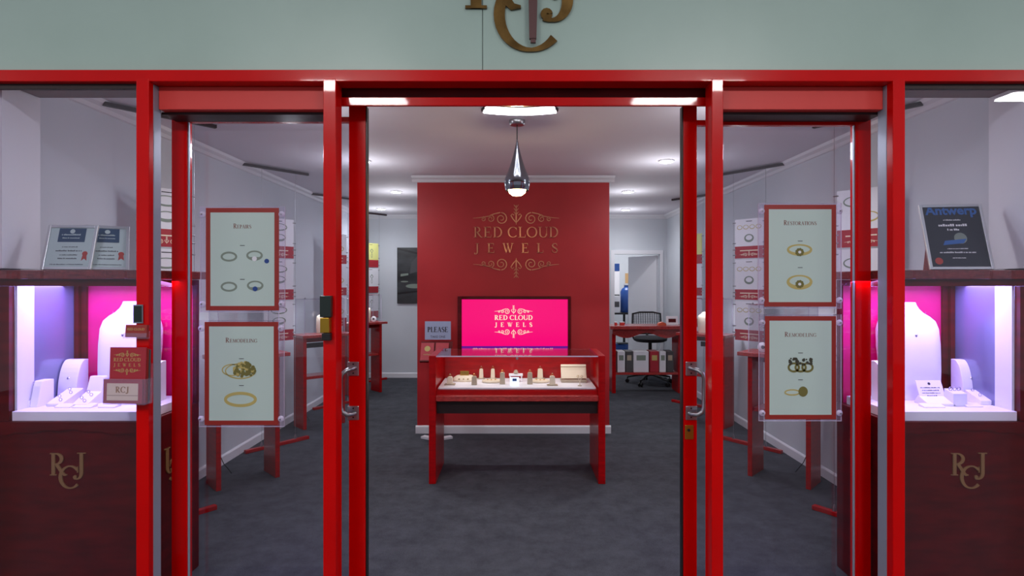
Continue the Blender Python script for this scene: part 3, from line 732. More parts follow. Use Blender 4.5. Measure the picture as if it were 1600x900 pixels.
def bust(px, d, label, hh=.50, w=1.0, name='necklace_bust', m='acwhite', z=None, jewel=True, xx=None, group='white necklace busts in the window cabinets'):
    z = ZF if z is None else z; x = X(px, d) if xx is None else xx
    r = thing(name, (x, d, z), label, 'necklace bust', group)
    rows = [(0, .150, .055), (.05, .155, .06), (.3, .165, .07), (.55, .170, .075), (.72, .168, .07), (.80, .155, .06), (.85, .125, .052), (.89, .09, .045), (.93, .068, .04), (.97, .056, .036), (1.0, .052, .032)]
    mb = MB(); seg = 28; vs = []; fs = []
    for h, a, b in rows:
        for k in range(seg):
            t = 2*PI*k/seg; ct, st = math.cos(t), math.sin(t)
            vs.append((x+a*w*math.copysign(abs(ct)**.8, ct), d+b*w*math.copysign(abs(st)**.9, st)+.05*h*w, z+h*hh))
    for i in range(len(rows)-1):
        for k in range(seg): fs.append((i*seg+k, i*seg+(k+1) % seg, (i+1)*seg+(k+1) % seg, (i+1)*seg+k))
    fs += [tuple(range(seg))[::-1], tuple(range((len(rows)-1)*seg, len(rows)*seg))]
    mb.add(vs, fs).build('bust_form', m, r, smooth=True)
    if jewel:
        n = MB(); P = []
        for i in range(17):
            t = -1+2*i/16; hz = .90-.22*(1-t*t); P.append((x+t*.085*w, d-(.066-.028*abs(t))*w+.05*hz*w, z+hz*hh))
        n.tube(P, .0009*w, 5); nk = n.build('necklace', 'chrome', r)
        MB().lathe([(.001, -.016), (.006, -.008), (.006, 0), (.001, .006)], (x, d-.071*w+.05*.68*w, z+.67*hh), 8).build('pendant', 'chrome', nk)
    return r
bust(199, 2.92, 'large white necklace bust in the left window showcase', .49, .92)
bust(1424, 2.92, 'large white necklace bust in the right window showcase', .485, .92)
def curved_stand(px, d, w, h, dep, label, z=None, s=-1):
    z = ZF; x = X(px, d)
    r = thing('curved_stand', (x, d, z), label, 'jewellery stand', 'curved white stands in the window cabinets')
    pr = [(0, 0)]+[(dep*(1-math.cos(PI/2*i/12)) if False else -dep*math.cos(PI/2*i/12)*1.0, h*math.sin(PI/2*i/12)) for i in range(13)]
    pr = [(0, 0), (0, h), (-dep*.25, h)]+[(-dep*(.25+.75*math.sin(PI/2*i/10)), h*(math.cos(PI/2*i/10))) for i in range(1, 10)]+[(-dep, 0)]
    MB().prism(pr, x-w/2, x+w/2, Fr((0, d, z), (0, 1, 0), (0, 0, 1), (1, 0, 0))).build('curved_block', 'acwhite', r, bevel=.002)
    q = MB(); q.lathe([(.002, 0), (.007, .002), (.003, .005)], (x, d-dep*.86, z+h*.55), 8, N=(0, -1, .5), U=(1, 0, 0), V=(0, .5, 1)); q.build('pin', 'chrome', r)
    return r
curved_stand(124, 2.96, .095, .195, .085, 'tall curved white stand beside the left window bust, on its outer side')
curved_stand(1500, 2.96, .095, .195, .085, 'tall curved white stand beside the right window bust, on its outer side')
curved_stand(249, 2.90, .07, .195, .1, 'curved white stand near the inner end of the left window showcase')
curved_stand(1372, 2.90, .07, .195, .1, 'curved white stand near the inner end of the right window showcase')
def ramp(px, d, w, h0, h1, dep, label, jewels=4):
    z = ZF; x = X(px, d)
    r = thing('sloping_tray', (x, d, z), label, 'jewellery tray', 'sloping white trays in the window cabinets')
    MB().prism([(0, 0), (0, h1), (-dep, h0), (-dep, 0)], x-w/2, x+w/2, Fr((0, d, z), (0, 1, 0), (0, 0, 1), (1, 0, 0))).build('tray', 'acwhite', r, bevel=.002)
    for k in range(jewels):
        t = (k+.7)/(jewels+.4); q = MB(); c = (x+((k % 2)-.5)*w*.4, d-dep*t, z+h1+(h0-h1)*t+.0015)
        ring_mesh(q, (c[0], c[1], c[2]+.006), .007, .0013); q.build('ring', 'chrome', r)
    return r
ramp(119, 2.872, .075, .012, .062, .14, 'sloping white ring tray in front of the left curved stand')
ramp(1521, 2.865, .085, .02, .055, .1, 'low sloping jewel tray in front of the right curved stand')
# tall ramp behind
x = X(157, 2.86)
r = thing('sloping_tray', (x, 2.86, ZF), 'sloping white ring tray with a tall upright back in front of the left window bust', 'jewellery tray', 'sloping white trays in the window cabinets')
MB().prism([(0, 0), (0, .125), (-.02, .125), (-.045, .055), (-.14, .012), (-.14, 0)], x-.037, x+.037, Fr((0, 2.86, ZF), (0, 1, 0), (0, 0, 1), (1, 0, 0))).build('tray', 'acwhite', r, bevel=.002)
for k in range(4): ring_mesh(MB(), (x+((k % 2)-.5)*.03, 2.80-.022*k, ZF+.057-.010*k), .007, .0013).build('ring', 'chrome', r)
# flat cards at the front
for k, (px, d, w, dep, lb) in enumerate(((97, 2.70, .075, .035, 'flat white price card at the front of the left showcase under the left tray'),
                              (127, 2.695, .09, .045, 'flat white price card at the front of the left showcase in the middle'),
                              (166, 2.70, .08, .045, 'flat white price card at the front of the left showcase by the post'),
                              (1461, 2.70, .1, .04, 'flat white price card at the front of the right showcase by the message card'),
                              (1524, 2.71, .075, .035, 'flat white price card at the front of the right showcase near the earrings'))):
    x = X(px, d)
    r = thing('price_card', (x, d, ZF), lb, 'card', 'flat price cards in the window cabinets')
    MB().prism([(-.0, 0), (dep, 0), (dep, .014), (0, .004)], x-w/2, x+w/2, Fr((0, d, ZF), (0, 1, 0), (0, 0, 1), (1, 0, 0))).build('card', 'acwhite', r)
    MB().box(x+w/2-.012, x+w/2-.004, d+dep+.001, d+dep+.006, ZF, ZF+.01).build('clip', 'black', r)
# ring display stand at far left
x = X(60, 2.76); y = 2.76
r = thing('ring_display', (x, y, ZF), 'white ring display stand at the outer end of the left showcase', 'ring display')
MB().prism([(-.05, 0), (.05, 0), (.05, .118), (-.02, .118), (-.03, .095)], x+.0, x+.035, Fr((0, y, ZF), (0, 1, 0), (0, 0, 1), (1, 0, 0))).build('side_block', 'acwhite', r, bevel=.002)
MB().prism([(-.05, 0), (.05, 0), (.05, .118), (-.01, .118), (-.035, .03), (-.05, .03)], x-.045, x-.001, Fr((0, y, ZF), (0, 1, 0), (0, 0, 1), (1, 0, 0))).build('front_slope', 'acwhite', r, bevel=.002)
for k in range(3): ring_mesh(MB(), (x-.035+k*.014, y-.02, ZF+.107), .007, .0015).build('ring', 'chrome', r)
# right window: message card, cube, earrings
x = X(1455, 2.80); y = 2.80
r = thing('message_card', (x, y, ZF), 'white printed message card before the bust in the right showcase', 'card')
fm = Fr((x, y-.02, ZF+.012), (1, 0, 0), (0, .4, .9), (0, -.9, .4))
MB().box(-.062, .062, 0, .105, -.004, 0, fm).build('card', 'acwhite', r)
MB().prism([(-.07, 0), (.03, 0), (.0, .04), (-.07, .012)], x-.065, x+.065, Fr((0, y, ZF-.0), (0, 1, 0), (0, 0, 1), (1, 0, 0))).build('block', 'acwhite', r, bevel=.002)
m2 = MB(); disc(m2, fm, 0, .088, .007, 0, .0006)
for k, s_ in enumerate((.095, .085, .09, .05)): scribble(m2, Fr(fm.p(0, .066-k*.013, 0), fm.U, fm.V, fm.N), s_, .007, seed=k)
m2.build('card_lettering', 'textdark', r)
x = X(1493, 2.76)
r = thing('ring_cube', (x, 2.76, ZF), 'small pale cube block with rings in the right showcase', 'ring block')
MB().prism([(-.03, 0), (.03, 0), (.03, .075), (-.03, .06)], x-.033, x+.033, Fr((0, 2.76, ZF), (0, 1, 0), (0, 0, 1), (1, 0, 0))).build('cube', 'sidewhite', r, bevel=.002)
for k in range(3): ring_mesh(MB(), (x-.02+k*.02, 2.765, ZF+.077), .008, .0016).build('ring', 'chrome', r)
x = X(1552, 2.80)
r = thing('earring_display', (x, 2.80, ZF), 'clear forked earring stand at the outer end of the right showcase', 'earring stand')
MB().prism([(-.012, 0), (.012, 0), (.034, .075), (.012, .075), (0, .04), (-.012, .075), (-.034, .075)], -.006, .006, Fr((x, 2.80, ZF))).build('fork', 'acrylic', r)
for s_ in (-1, 1): MB().lathe([(.001, -.006), (.006, 0), (.001, .006)], (x+s_*.022, 2.79, ZF+.06), 10).build('earring', 'chrome', r)
MB().lathe([(.001, -.006), (.006, 0), (.001, .006)], (x+.034, 2.79, ZF+.035), 10).build('drop_pearl', 'acwhite', r)

# certificates on the ledges
def cert(cx, cyb, w, h, d, yaw, lean, label, kind, roll=0):
    zl = Z(422, 2.60)+.001
    x = X(cx, d)
    r = thing('framed_certificate', (x, d, zl), label, 'certificate', 'framed certificates on the cabinet tops')
    U = Vector((math.cos(yaw), math.sin(yaw), 0)); nrm = Vector((math.sin(yaw), -math.cos(yaw), 0))
    V = (Vector((0, 0, 1))*math.cos(lean)-nrm*math.sin(lean)); N = (nrm*math.cos(lean)+Vector((0, 0, 1))*math.sin(lean))
    f = Fr(Vector((x, d, zl+.002)), U, V, N); b = .014
    MB().box(-w/2, -w/2+b, 0, h, -.006, .006, f).box(w/2-b, w/2, 0, h, -.006, .006, f).box(-w/2+b, w/2-b, 0, b, -.006, .006, f).box(-w/2+b, w/2-b, h-b, h, -.006, .006, f).build('frame', 'silver', r, bevel=.002)
    MB().box(-w/2+b, w/2-b, b, h-b, -.005, .001, f).build('certificate_sheet', 'sheet' if kind == 'w' else 'navy', r)
    g = lambda v, n=.0012: Fr(f.p(0, v, n), f.U, f.V, f.N)
    if kind == 'w':
        hd = MB().box(-w*.27, w*.27, h*.62, h-b-.002, .0011, .002, f).build('header_block', 'teal', r)
        m2 = MB(); disc(m2, g(h*.86, .0022), 0, 0, .011, 0, .0006); scribble(m2, g(h*.77, .0022), .09*w/.222, .010, seed=4); scribble(m2, g(h*.70, .0022), .08*w/.222, .007, seed=5); m2.build('header_lettering', 'sheet', hd)
        m3 = MB()
        for v, s_, z_ in ((.50, .07, .006), (.41, .12, .009), (.32, .08, .007), (.24, .09, .008), (.11, .15, .006)): scribble(m3, g(h*v), s_*w/.222, z_, seed=int(v*100))
        m3.build('lettering', 'textdark', r)
        m4 = MB(); disc(m4, g(h*.36), w*.32, 0, .012, 0, .0008); m4.prism([(w*.32-.008, 0), (w*.32, -.012), (w*.32+.008, 0), (w*.32+.012, -.035), (w*.32, -.024), (w*.32-.012, -.035)], 0, .0008, g(h*.36)); m4.build('seal', 'redseal', r)
        MB().box(-.02, .02, .01, h*.7, -.012, -.0065, f).build('strut', 'black', r)
    else:
        m2 = MB(); smalltext(m2, g(h*.845), 'Antwerp', .062, .001, bold=.0018); m2.build('title_lettering', 'bluetext', r)
        m3 = MB()
        for v, s_, z_ in ((.75, .08, .008), (.66, .13, .017), (.595, .06, .013), (.31, .09, .006), (.25, .16, .010), (.17, .06, .006)): scribble(m3, g(h*v), s_, z_, seed=int(v*100))
        m3.build('lettering', 'whitetext', r)
        m4 = MB(); disc(m4, g(h*.46), .02, .005, .028, 0, .0006); 
        m4.build('globe_emblem', 'silverprint', r)
        m5 = MB().prism([(-.06, -.03), (.03, -.02), (.045, .002), (-.01, -.004), (-.05, -.008)], .0008, .0012, g(h*.46)); m5.build('swoosh', 'bluetext', r)
        m6 = MB(); disc(m6, g(h*.13), -w*.33, 0, .017, 0, .0008); m6.build('seal', 'redseal', r)
        MB().prism([(0, 0), (0, h*.5), (-.075, .022)], -w*.5+.012, -w*.5+.03, Fr(f.o, -f.N*-1, f.V, f.U)).build('strut', 'ledge', r)
    return r
cert(103, 420, .222, .222, 2.70, .10, .27, 'silver framed white certificate on the left cabinet top, farther from the post', 'w')
cert(166, 420, .18, .24, 2.765, .55, .42, 'silver framed white certificate on the left cabinet top, beside the red post', 'w')
cert(1503, 420, .275, .33, 2.68, -.14, .30, 'silver framed black certificate with blue title on the right cabinet top', 'a')

# ================================================================== POSTERS ON THE LEAVES
def poster(x0, x1, y0, y1, title, kind, label):
    d = 2.700
    w = (x1-x0)*d/900; h = (y1-y0)*d/900
    c = at((x0+x1)/2, (y0+y1)/2, d)
    r = thing('poster_holder', c, label, 'poster', 'ring posters in clear holders on the sliding doors')
    f = Fr(c); e = .026
    MB().box(-w/2-e, w/2+e, -h/2-.008, h/2+.008, -.0055, -.001, f).build('clear_holder', 'acrylic', r)
    m = MB(); k = .0012
    m.box(-w/2-e-k, -w/2-e, -h/2-.008, h/2+.008, -.006, -.0005, f).box(w/2+e, w/2+e+k, -h/2-.008, h/2+.008, -.006, -.0005, f).box(-w/2-e-k, w/2+e+k, -h/2-.008-k, -h/2-.008, -.006, -.0005, f)
    m.build('holder_edge', 'edge', r)
    b = .021
    MB().box(-w/2, -w/2+b, -h/2, h/2, 0, .002, f).box(w/2-b, w/2, -h/2, h/2, 0, .002, f).box(-w/2+b, w/2-b, -h/2, -h/2+b, 0, .002, f).box(-w/2+b, w/2-b, h/2-b, h/2, 0, .002, f).build('border', 'posterframe', r)
    MB().box(-w/2+b, w/2-b, -h/2+b, h/2-b, 0, .0015, f).build('sheet', 'sheet', r)
    for sx in (-1, 1):
        for sy in (-1, 1):
            q = f.p(sx*(w/2+.014), sy*(h/2-.03), -.0008)
            st = MB().lathe([(.013, 0), (.0145, .006), (.010, .012), (.004, .014)], q, 18, N=(0, -1, 0), V=(0, 0, 1)).build('suction_cup', 'edge', r, smooth=True)
            MB().lathe([(.004, 0), (.003, .008)], q+Vector((0, -.0142, 0)), 10, N=(0, -1, 0), V=(0, 0, 1)).build('cup_knob', 'chrome', st)
    g = lambda u, v: Fr(f.p(u, v, .0016), f.U, f.V, f.N)
    m2 = MB(); text(m2, g(0, h*.30), title, .017, {7: .085, 10: .15, 12: .155}[len(title)], 0, .0006, bigfirst=1.35); m2.build('title_lettering', 'textbrown', r)
    m3 = MB()
    for v in ((.13, -.20) if kind == 'rep' else (.14, -.12)):
        m3.box(-.011, .011, 0, .003, 0, .0006, g(.0, h*v))
    m3.build('caption_lettering', 'textdark', r)
    P = lambda px, py: ((px-(x0+x1)/2)*d/900, ((y0+y1)/2-py)*d/900)
    if kind == 'rep':
        for px, py, mm, gem in ((358, 401, 'silverprint', 0), (398, 399, 'silverprint', 1), (358, 448, 'silverprint', 0), (399, 446, 'silverprint', 2)):
            u, v = P(px, py); q = MB(); ringprint(q, g(u, v), 0, 0, .034, .019, .007 if gem else .009, .011 if gem else .009)
            if gem: q.prism([(-.03, -.008), (.03, -.008), (.012, -.024), (-.012, -.024)], .0002, .0012, g(u, v))
            pr = q.build('ring_picture', mm, r)
            if gem:
                q = MB(); disc(q, g(u, v), 0, -.016, .012, .0013, .002, 8); q.build('stone_picture', 'blueprint' if gem == 2 else 'paper', pr)
        u, v = P(417, 408); q = MB(); disc(q, g(u, v), 0, 0, .011, 0, .001); q.build('stone_picture', 'blueprint', r)
    if kind == 'rest':
        for px, py, big in ((1249, 390, 0), (1249, 440, 1)):
            u, v = P(px, py); q = MB(); ringprint(q, g(u, v), 0, 0, .054, .022+.006*big, .007, .014+.005*big); pr = q.build('ring_picture', 'goldprint', r)
            q = MB()
            for k in range(9):
                a = k*PI*2/9; disc(q, g(u, v), .014*math.cos(a), -.012+.013*math.sin(a), .007, .0012, .0018+k*.00003, 8)
            q.build('cluster_picture', 'oliveprint', pr)
            q = MB(); disc(q, g(u, v), 0, -.012, .007, .0021, .0026, 8); q.build('stone_picture', 'paper', pr)
    if kind == 'reml':
        u, v = P(376, 578); q = MB(); ringprint(q, g(u, v), -.04, 0, .045, .026, .005, .005); ringprint(q, g(u, v), .0, -.005, .07, .035, .004, .006); pr = q.build('bracelet_picture', 'goldprint', r)
        rnd = random.Random(3)
        q = MB(); q2 = MB()
        for k in range(60):
            a = rnd.random()*2*PI; rr = math.sqrt(rnd.random()); disc(q if k % 3 else q2, g(u, v), .018+.052*rr*math.cos(a), .002+.033*rr*math.sin(a), .006+.005*rnd.random(), .0012, .0014+k*.00002, 7)
        q.build('cluster_picture', 'oliveprint', pr); q2.build('highlight_picture', 'goldprint', pr)
        u, v = P(376, 624); q = MB(); q.ribbon([(.07*math.cos(2*PI*i/36), .029*math.sin(2*PI*i/36), .014) for i in range(36)], g(u, v), 0, .001, closed=True)
        q.build('bangle_picture', 'goldprint', r)
    if kind == 'remr':
        u, v = P(1250, 570); q = MB()
        for a in (-.03, .002, .034): ringprint(q, g(u, v), a, -.012, .024, .019, .009, .01)
        pr = q.build('ring_picture', 'oliveprint', r)
        q = MB(); rnd = random.Random(5)
        for k in range(26): disc(q, g(u, v), rnd.uniform(-.05, .055), rnd.uniform(-.0, .03), rnd.uniform(.004, .009), .0012, .0014+k*.00002, 7)
        q.build('cluster_picture', 'darkprint', pr)
        u, v = P(1246, 613); q = MB(); ringprint(q, g(u, v), -.025, .0, .034, .012, .006, .007); pr = q.build('ring_picture', 'goldprint', r)
        q = MB(); disc(q, g(u, v), .025, .004, .022, .0012, .002, 16, ry=.024)
        q.build('cluster_picture', 'oliveprint', pr)
    return r
poster(322, 436, 325, 485, 'REPAIRS', 'rep', 'Repairs poster with four ring pictures, upper one on the left door')
poster(320, 435, 503, 664, 'REMODELING', 'reml', 'Remodeling poster with gold bangle picture, lower one on the left door')
poster(1194, 1306, 320, 479, 'RESTORATIONS', 'rest', 'Restorations poster with two gold rings, upper one on the right door')
poster(1195, 1306, 494, 655, 'REMODELING', 'remr', 'Remodeling poster with green stone rings, lower one on the right door')

# ================================================================== BROCHURE AND CARD HOLDERS ON THE LEFT POST
d = 2.495
t = thing('card_plate', at(216, 490, d), 'small dark plate on the red post above the card holder', 'plate')
MB().box(X(209, d), X(224, d), d-.004, d, Z(505, d), Z(476, d)).build('plate', 'grey', t)
MB().box(X(210.5, d), X(222.5, d), d-.0055, d-.0041, Z(503, d), Z(478, d)).build('plate_face', 'darkgreen', t)
t = thing('business_card_holder', at(216, 528, d), 'small clear holder of red business cards on the left red post', 'card holder')
fh = Fr(at(216, 528, d-.004), (1, -.08, 0), (0, .12, 1), (0, -1, .12))
MB().box(-.053, .053, -.004, .002, 0, .024, fh).box(-.053, .053, .002, .02, .022, .024, fh).box(-.053, .053, .002, .03, 0, .002, fh).build('clear_pocket', 'acrylic', t)
k0 = MB().box(-.048, .048, .0025, .056, .004, .019, fh).build('card_stack', 'posterframe', t)
m2 = MB(); smalltext(m2, Fr(fh.p(0, .032, .0192), fh.U, fh.V, fh.N), 'RED CLOUD', .014, .0005); m2.build('card_lettering', 'goldprint', k0)
t = thing('brochure_holder', at(205, 630, d), 'clear holder of dark red folders and a cream card on the left red post', 'brochure holder')
fh = Fr(at(205, 628, d-.002), (1, -.06, 0), (0, .04, 1), (0, -1, .04))
u = 2.49/900
MB().box(-33*u, 34*u, -.004, .0, 0, .05, fh).box(-33*u, 34*u, 0, 38*u, .048, .05, fh).box(-33*u-.002, -33*u, 0, 38*u, 0, .05, fh).box(34*u, 34*u+.002, 0, 38*u, 0, .05, fh).box(-30*u, 34*u, 0, 60*u, 0, .002, fh).build('clear_pocket', 'acrylic', t)
for k in range(3):
    b_ = MB().box(-28*u+k*.002, 30*u+k*.003, .001, (86-2*k)*u, .026-k*.009, .033-k*.009, fh).build('folder', ['redprint', 'posterframe', 'cardgrey'][k], t)
    if k == 0:
        m2 = MB(); f2 = Fr(fh.p(0, 62*u, .0332), fh.U, fh.V, fh.N); logo(m2, f2, 44*u, 0, .0006); m2.build('folder_lettering', 'goldprint', b_)
cf = MB().box(-34*u, 28*u, .001, 37*u, .038, .045, fh).build('card_frame', 'redprint', t)
ci = MB().box(-28*u, 22*u, 5*u, 31*u, .0452, .047, fh).build('cream_card', 'cream', cf)
MB().box(-28*u, 22*u, 12*u, 13.2*u, .0471, .0476, fh).build('card_flap_line', 'taupe', cf)
m2 = MB(); text(m2, Fr(fh.p(-3*u, 17*u, .0471), fh.U, fh.V, fh.N), 'RCJ', 9*u, 22*u, 0, .0006, bold=1.4); m2.build('card_lettering', 'gold', cf)

# ================================================================== CABLE PANELS ALONG THE WALLS
def cable_panel(s, y0, label, style):
    xw = 2.36 if s < 0 else 2.34
    A = Vector((s*xw, y0, 0)); B = Vector((s*1.97, y0+.5, 0)); U = (B-A).normalized()*(1); n = Vector((U.y, -U.x, 0));
    if n.y > 0: n = -n
    L = (B-A).length
    r = thing('hanging_panel', (A+B)/2, label, 'hanging panel', 'poster panels strung on cables along the side walls')
    f = Fr(A, U, (0, 0, 1), n)
    MB().box(0, L, ZC-.03, ZC-.008, -.014, .014, f).build('ceiling_rail', 'rail', r)
    MB().box(0.02, L, 0.001, .03, -.02, .02, f).build('floor_rail', 'wood', r, bevel=.003)
    a, b = .30*L, .757*L
    for q in (a-.018, b+.018):
        MB().tube([f.p(q, .03, 0), f.p(q, ZC-.03, 0)], .0015, 6).build('cable', 'cable', r)
        MB().lathe([(.012, 0), (.009, .02), (.004, .04)], f.p(q, .0305, 0), 12).build('cable_tensioner', 'chrome', r)
    z = 2.075
    cl = MB()
    seq = [('w', .25), ('r', .11), ('g', .012), ('w', .275), ('r', .095), ('g', .015), ('w', .26), ('r', .1)]
    k = 0
    F2 = lambda u, v: Fr(f.p(u, v, .0035), f.U if s > 0 and f.U.x > 0 else (f.U if f.U.x > 0 else -f.U), f.V, f.N)
    for q, h in seq:
        if q != 'g':
            m = {'w': 'paper', 'r': 'redprint'}[q]
            if style == 4 and k == 0: m = 'yellowpaper'
            pn = MB().box(a, b, z-h, z, -.003, .003, f).build('panel_sheet' if q == 'w' else 'caption_band', m, r)
            if q == 'w':
                zc = z-h/2; mid = (a+b)/2
                g = MB(); g2 = MB()
                if style == 1:
                    for i in range(4): ringprint(g, F2(mid, zc+.05), (i-1.5)*.062, 0, .025, .018, .004, .006)
                    ringprint(g2, F2(mid, zc-.05), 0, 0, .04, .03, .01, .02)
                elif style == 2:
                    ringprint(g, F2(mid, zc+.05), 0, 0, .075, .03, .006, .012); ringprint(g2, F2(mid, zc-.045), 0, 0, .06, .028, .006, .02)
                elif style == 4:
                    g.ribbon([(0, .03, .01), (.025, 0, .01), (0, -.03, .01), (-.025, 0, .01), (0, .03, .01)], F2(mid+.02, zc+.01), 0, .001); ringprint(g2, F2(mid+.02, zc-.06), 0, 0, .012, .03, .005, .005)
                else:
                    for i in range(2): ringprint(g if i else g2, F2(mid, zc+.05-.1*i), .08*(i-.5), 0, .06, .03, .006, .01)
                m2_ = MB().box(-.03, .03, 0, .006, 0, .0005, F2(mid, z-.025)); m2_.build('caption', 'textdark', pn)
                g.build('ring_picture', 'goldprint' if (k+style) % 2 else 'silverprint', pn); g2.build('jewel_picture', 'oliveprint' if k % 2 else 'silverprint', pn)
            else:
                g = MB(); g.box(-.09, .09, 0, .008, 0, .0005, F2((a+b)/2, z-h*.4)); ornament(g, F2((a+b)/2, z-h*.7), .2, 0, .0005); g.build('band_lettering', 'posterframe' if style == 4 else 'cream', pn)
            for q2 in (a-.006, b+.006):
                for v in (z-.03, z-h+.03):
                    cl.tube([f.p(q2-.016, v, .002), f.p(q2+.016, v, .002)], .0045, 8)
            k += 1
        z -= h
    cl.build('panel_clamps', 'chrome', r)
    return r
for k, y0 in enumerate((3.3, 5.0, 6.7, 8.4)):
    cable_panel(-1, y0, ['strung poster panel behind the left window cabinet', 'strung poster panel behind the nearest left wall display table',
                         'strung poster panel behind the second left wall display table', 'strung poster panel with yellow print near the back left corner'][k], [2, 2, 3, 4][k]) if y0 < 8 else cable_panel(-1, 8.35, 'strung poster panel with yellow print near the back left corner', 4)
for k, y0 in enumerate((3.3, 5.0, 6.7)):
    cable_panel(1, y0, ['strung poster panel behind the right window cabinet', 'strung poster panel of many small rings behind the nearest right wall display table',
                        'strung poster panel beyond the second right wall display table'][k], [3, 1, 4][k])

# ================================================================== WALL DISPLAY TABLES
def wall_table(s, yA, label, blabel, glabel, variant=0):
    A = Vector((s*1.80, yA, 0)); B = Vector((s*2.13, yA-.31, 0)); U = (B-A).normalized(); V = Vector((s*abs(U.y), abs(U.x), 0))
    f = Fr(A, U, V, (0, 0, 1)); L = (B-A).length
    r = thing('display_table', (A+B)/2, label, 'display table', 'angled red display tables along the side walls')
    D = .30; T = .035
    MB().box(0, T, 0, D*.8, 0, .925, f).build('side_panel', 'wood', r, bevel=.003)
    MB().box(L-T, L, 0, D*.8, 0, .925, f).build('side_panel', 'wood', r, bevel=.003)
    n = 12; pts = [(-.07+(L+.09)*i/n, -.03+.006*math.sin(i*1.9)) for i in range(n+1)]+[(L+.02, D-.03), (-.07, D-.02)]
    MB().prism(pts, .926, .955, f).build('table_top', 'woodtop', r, bevel=.003)
    MB().box(T+.001, L-T-.001, .03, D*.75, .50, .53, f).build('shelf', 'woodtop', r, bevel=.002)
    MB().box(T+.001, L-T-.001, D*.7, D*.7+.02, .86, .925, f).build('back_rail', 'wood', r)
    g0, g1, h0, h1 = .0, L-.02, .02, D-.06; H = .36
    c = f.p((g0+g1)/2, (h0+h1)/2, .956)
    t = thing('glass_cover', c, glabel, 'glass case', 'glass covers on the wall display tables')
    tk = .004
    MB().box(g0, g1, h0, h0+tk, .957, .957+H, f).box(g0, g1, h1-tk, h1, .957, .957+H, f).box(g0, g0+tk, h0+tk, h1-tk, .957, .957+H, f).box(g1-tk, g1, h0+tk, h1-tk, .957, .957+H, f).build('glass_walls', 'clear', t)
    MB().box(g0, g1, h0, h1, .957+H+.0005, .957+H+.006, f).build('glass_lid', 'acrylic', t)
    e = MB()
    for a, b in ((g0, h0), (g1, h0), (g0, h1), (g1, h1)): e.box(a-.002, a+.002, b-.002, b+.002, .957, .957+H, f)
    e.build('glass_edges', 'edge', t)
    for i, (a, b) in enumerate(((g0+.02, h0+.03), (g1-.02, h0+.03))):
        MB().lathe([(.008, 0), (.012, .006), (.004, .014)], f.p(a, b, .957+H+.0065), 10).build('lid_knob', 'chrome', t)
    area('cover_glow', (c.x, c.y, .957+H-.01), (0, 0, 0), .2, .12, 2.2, (.95, .97, 1), t)
    p = f.p(L*.42, h0+.10, .9575)
    bust(0, p.y, blabel, .22, .45, m='cream', z=p.z, xx=p.x, jewel=True, group='small cream busts under the wall table covers')
    q = f.p(.085, h0+.05, .9575)
    t2 = thing('ring_disc', q, glabel.replace('glass cover', 'round white ring disc under the glass cover'), 'ring display', 'round ring discs under the covers')
    MB().lathe([(.035, 0), (.038, .006), (.02, .012)], q+Vector((0, 0, .036)), 20, N=(0, -1, .15), V=(0, .15, 1)).build('disc', 'acwhite', t2, smooth=True)
    MB().lathe([(.014, 0), (.012, .008)], q+Vector((0, -.013, .038)), 14, N=(0, -1, .15), V=(0, .15, 1)).build('disc_centre', 'black', t2)
    # power cord to the wall
    cdp = [f.p(L-.05, D*.8, .60), f.p(L-.03, D*.95, .45), f.p(L-.08, D*.98, .25), f.p(L-.14, D*1.0, .1), f.p(L-.2, D*1.02, .012)]
    for pp in cdp: pp.x = s*min(abs(pp.x), 2.345)
    MB().tube(cdp, .003, 6).build('power_cord', 'black', r)
    MB().box(T+.06, L-T-.06, D*.72, D*.80, .80, .85, f).build('power_box', 'black', r)
    return r
nm = ['nearest', 'second', 'farthest']
for k in range(3):
    wall_table(-1, 4.42+1.70*k, '%s red display table along the left wall' % nm[k].capitalize(), 'small cream bust on the %s left wall display table' % nm[k], 'glass cover on the %s left wall display table' % nm[k])
for k in range(2):
    wall_table(1, 4.45+1.70*k, '%s red display table along the right wall' % ['Nearest', 'Farther'][k], 'small cream bust on the %s right wall display table' % ['nearest', 'farther'][k], 'glass cover on the %s right wall display table' % ['nearest', 'farther'][k])

# ================================================================== BACK OF THE SHOP
# monochrome picture
d = YB
r = thing('wall_picture', (X(640, d), d-.02, Z(474, d)), 'large black and white photograph on the back wall left of the feature wall', 'picture')
cv = MB().box(X(621, d), X(672, d), d-.025, d-.001, Z(474, d), Z(387, d)).build('canvas', 'photo', r)
fp = face(646, 430, d-.0255); q = MB()
q.prism([(-.06, .02), (.2, .1), (.2, .3), (.1, .34), (-.03, .2)], 0, .0008, fp).build('light_haze', 'cardgrey', cv)
q = MB(); q.prism([(-.2, -.02), (-.08, -.0), (-.08, .03), (-.2, .02)], 0, .001, fp); disc(q, fp, .02, -.17, .14, .0009, .0013, 20, .035); disc(q, fp, -.14, -.1, .06, .0009, .0014, 14, .012)
q.build('pale_furniture', 'silverprint', cv)
q = MB(); q.prism([(-.25, .4), (.25, .28), (.25, .31), (-.25, .43)], .0014, .0018, fp).prism([(-.25, -.3), (.25, -.24), (.25, -.22), (-.25, -.27)], .0014, .0018, fp); q.build('dark_beams', 'black', cv)
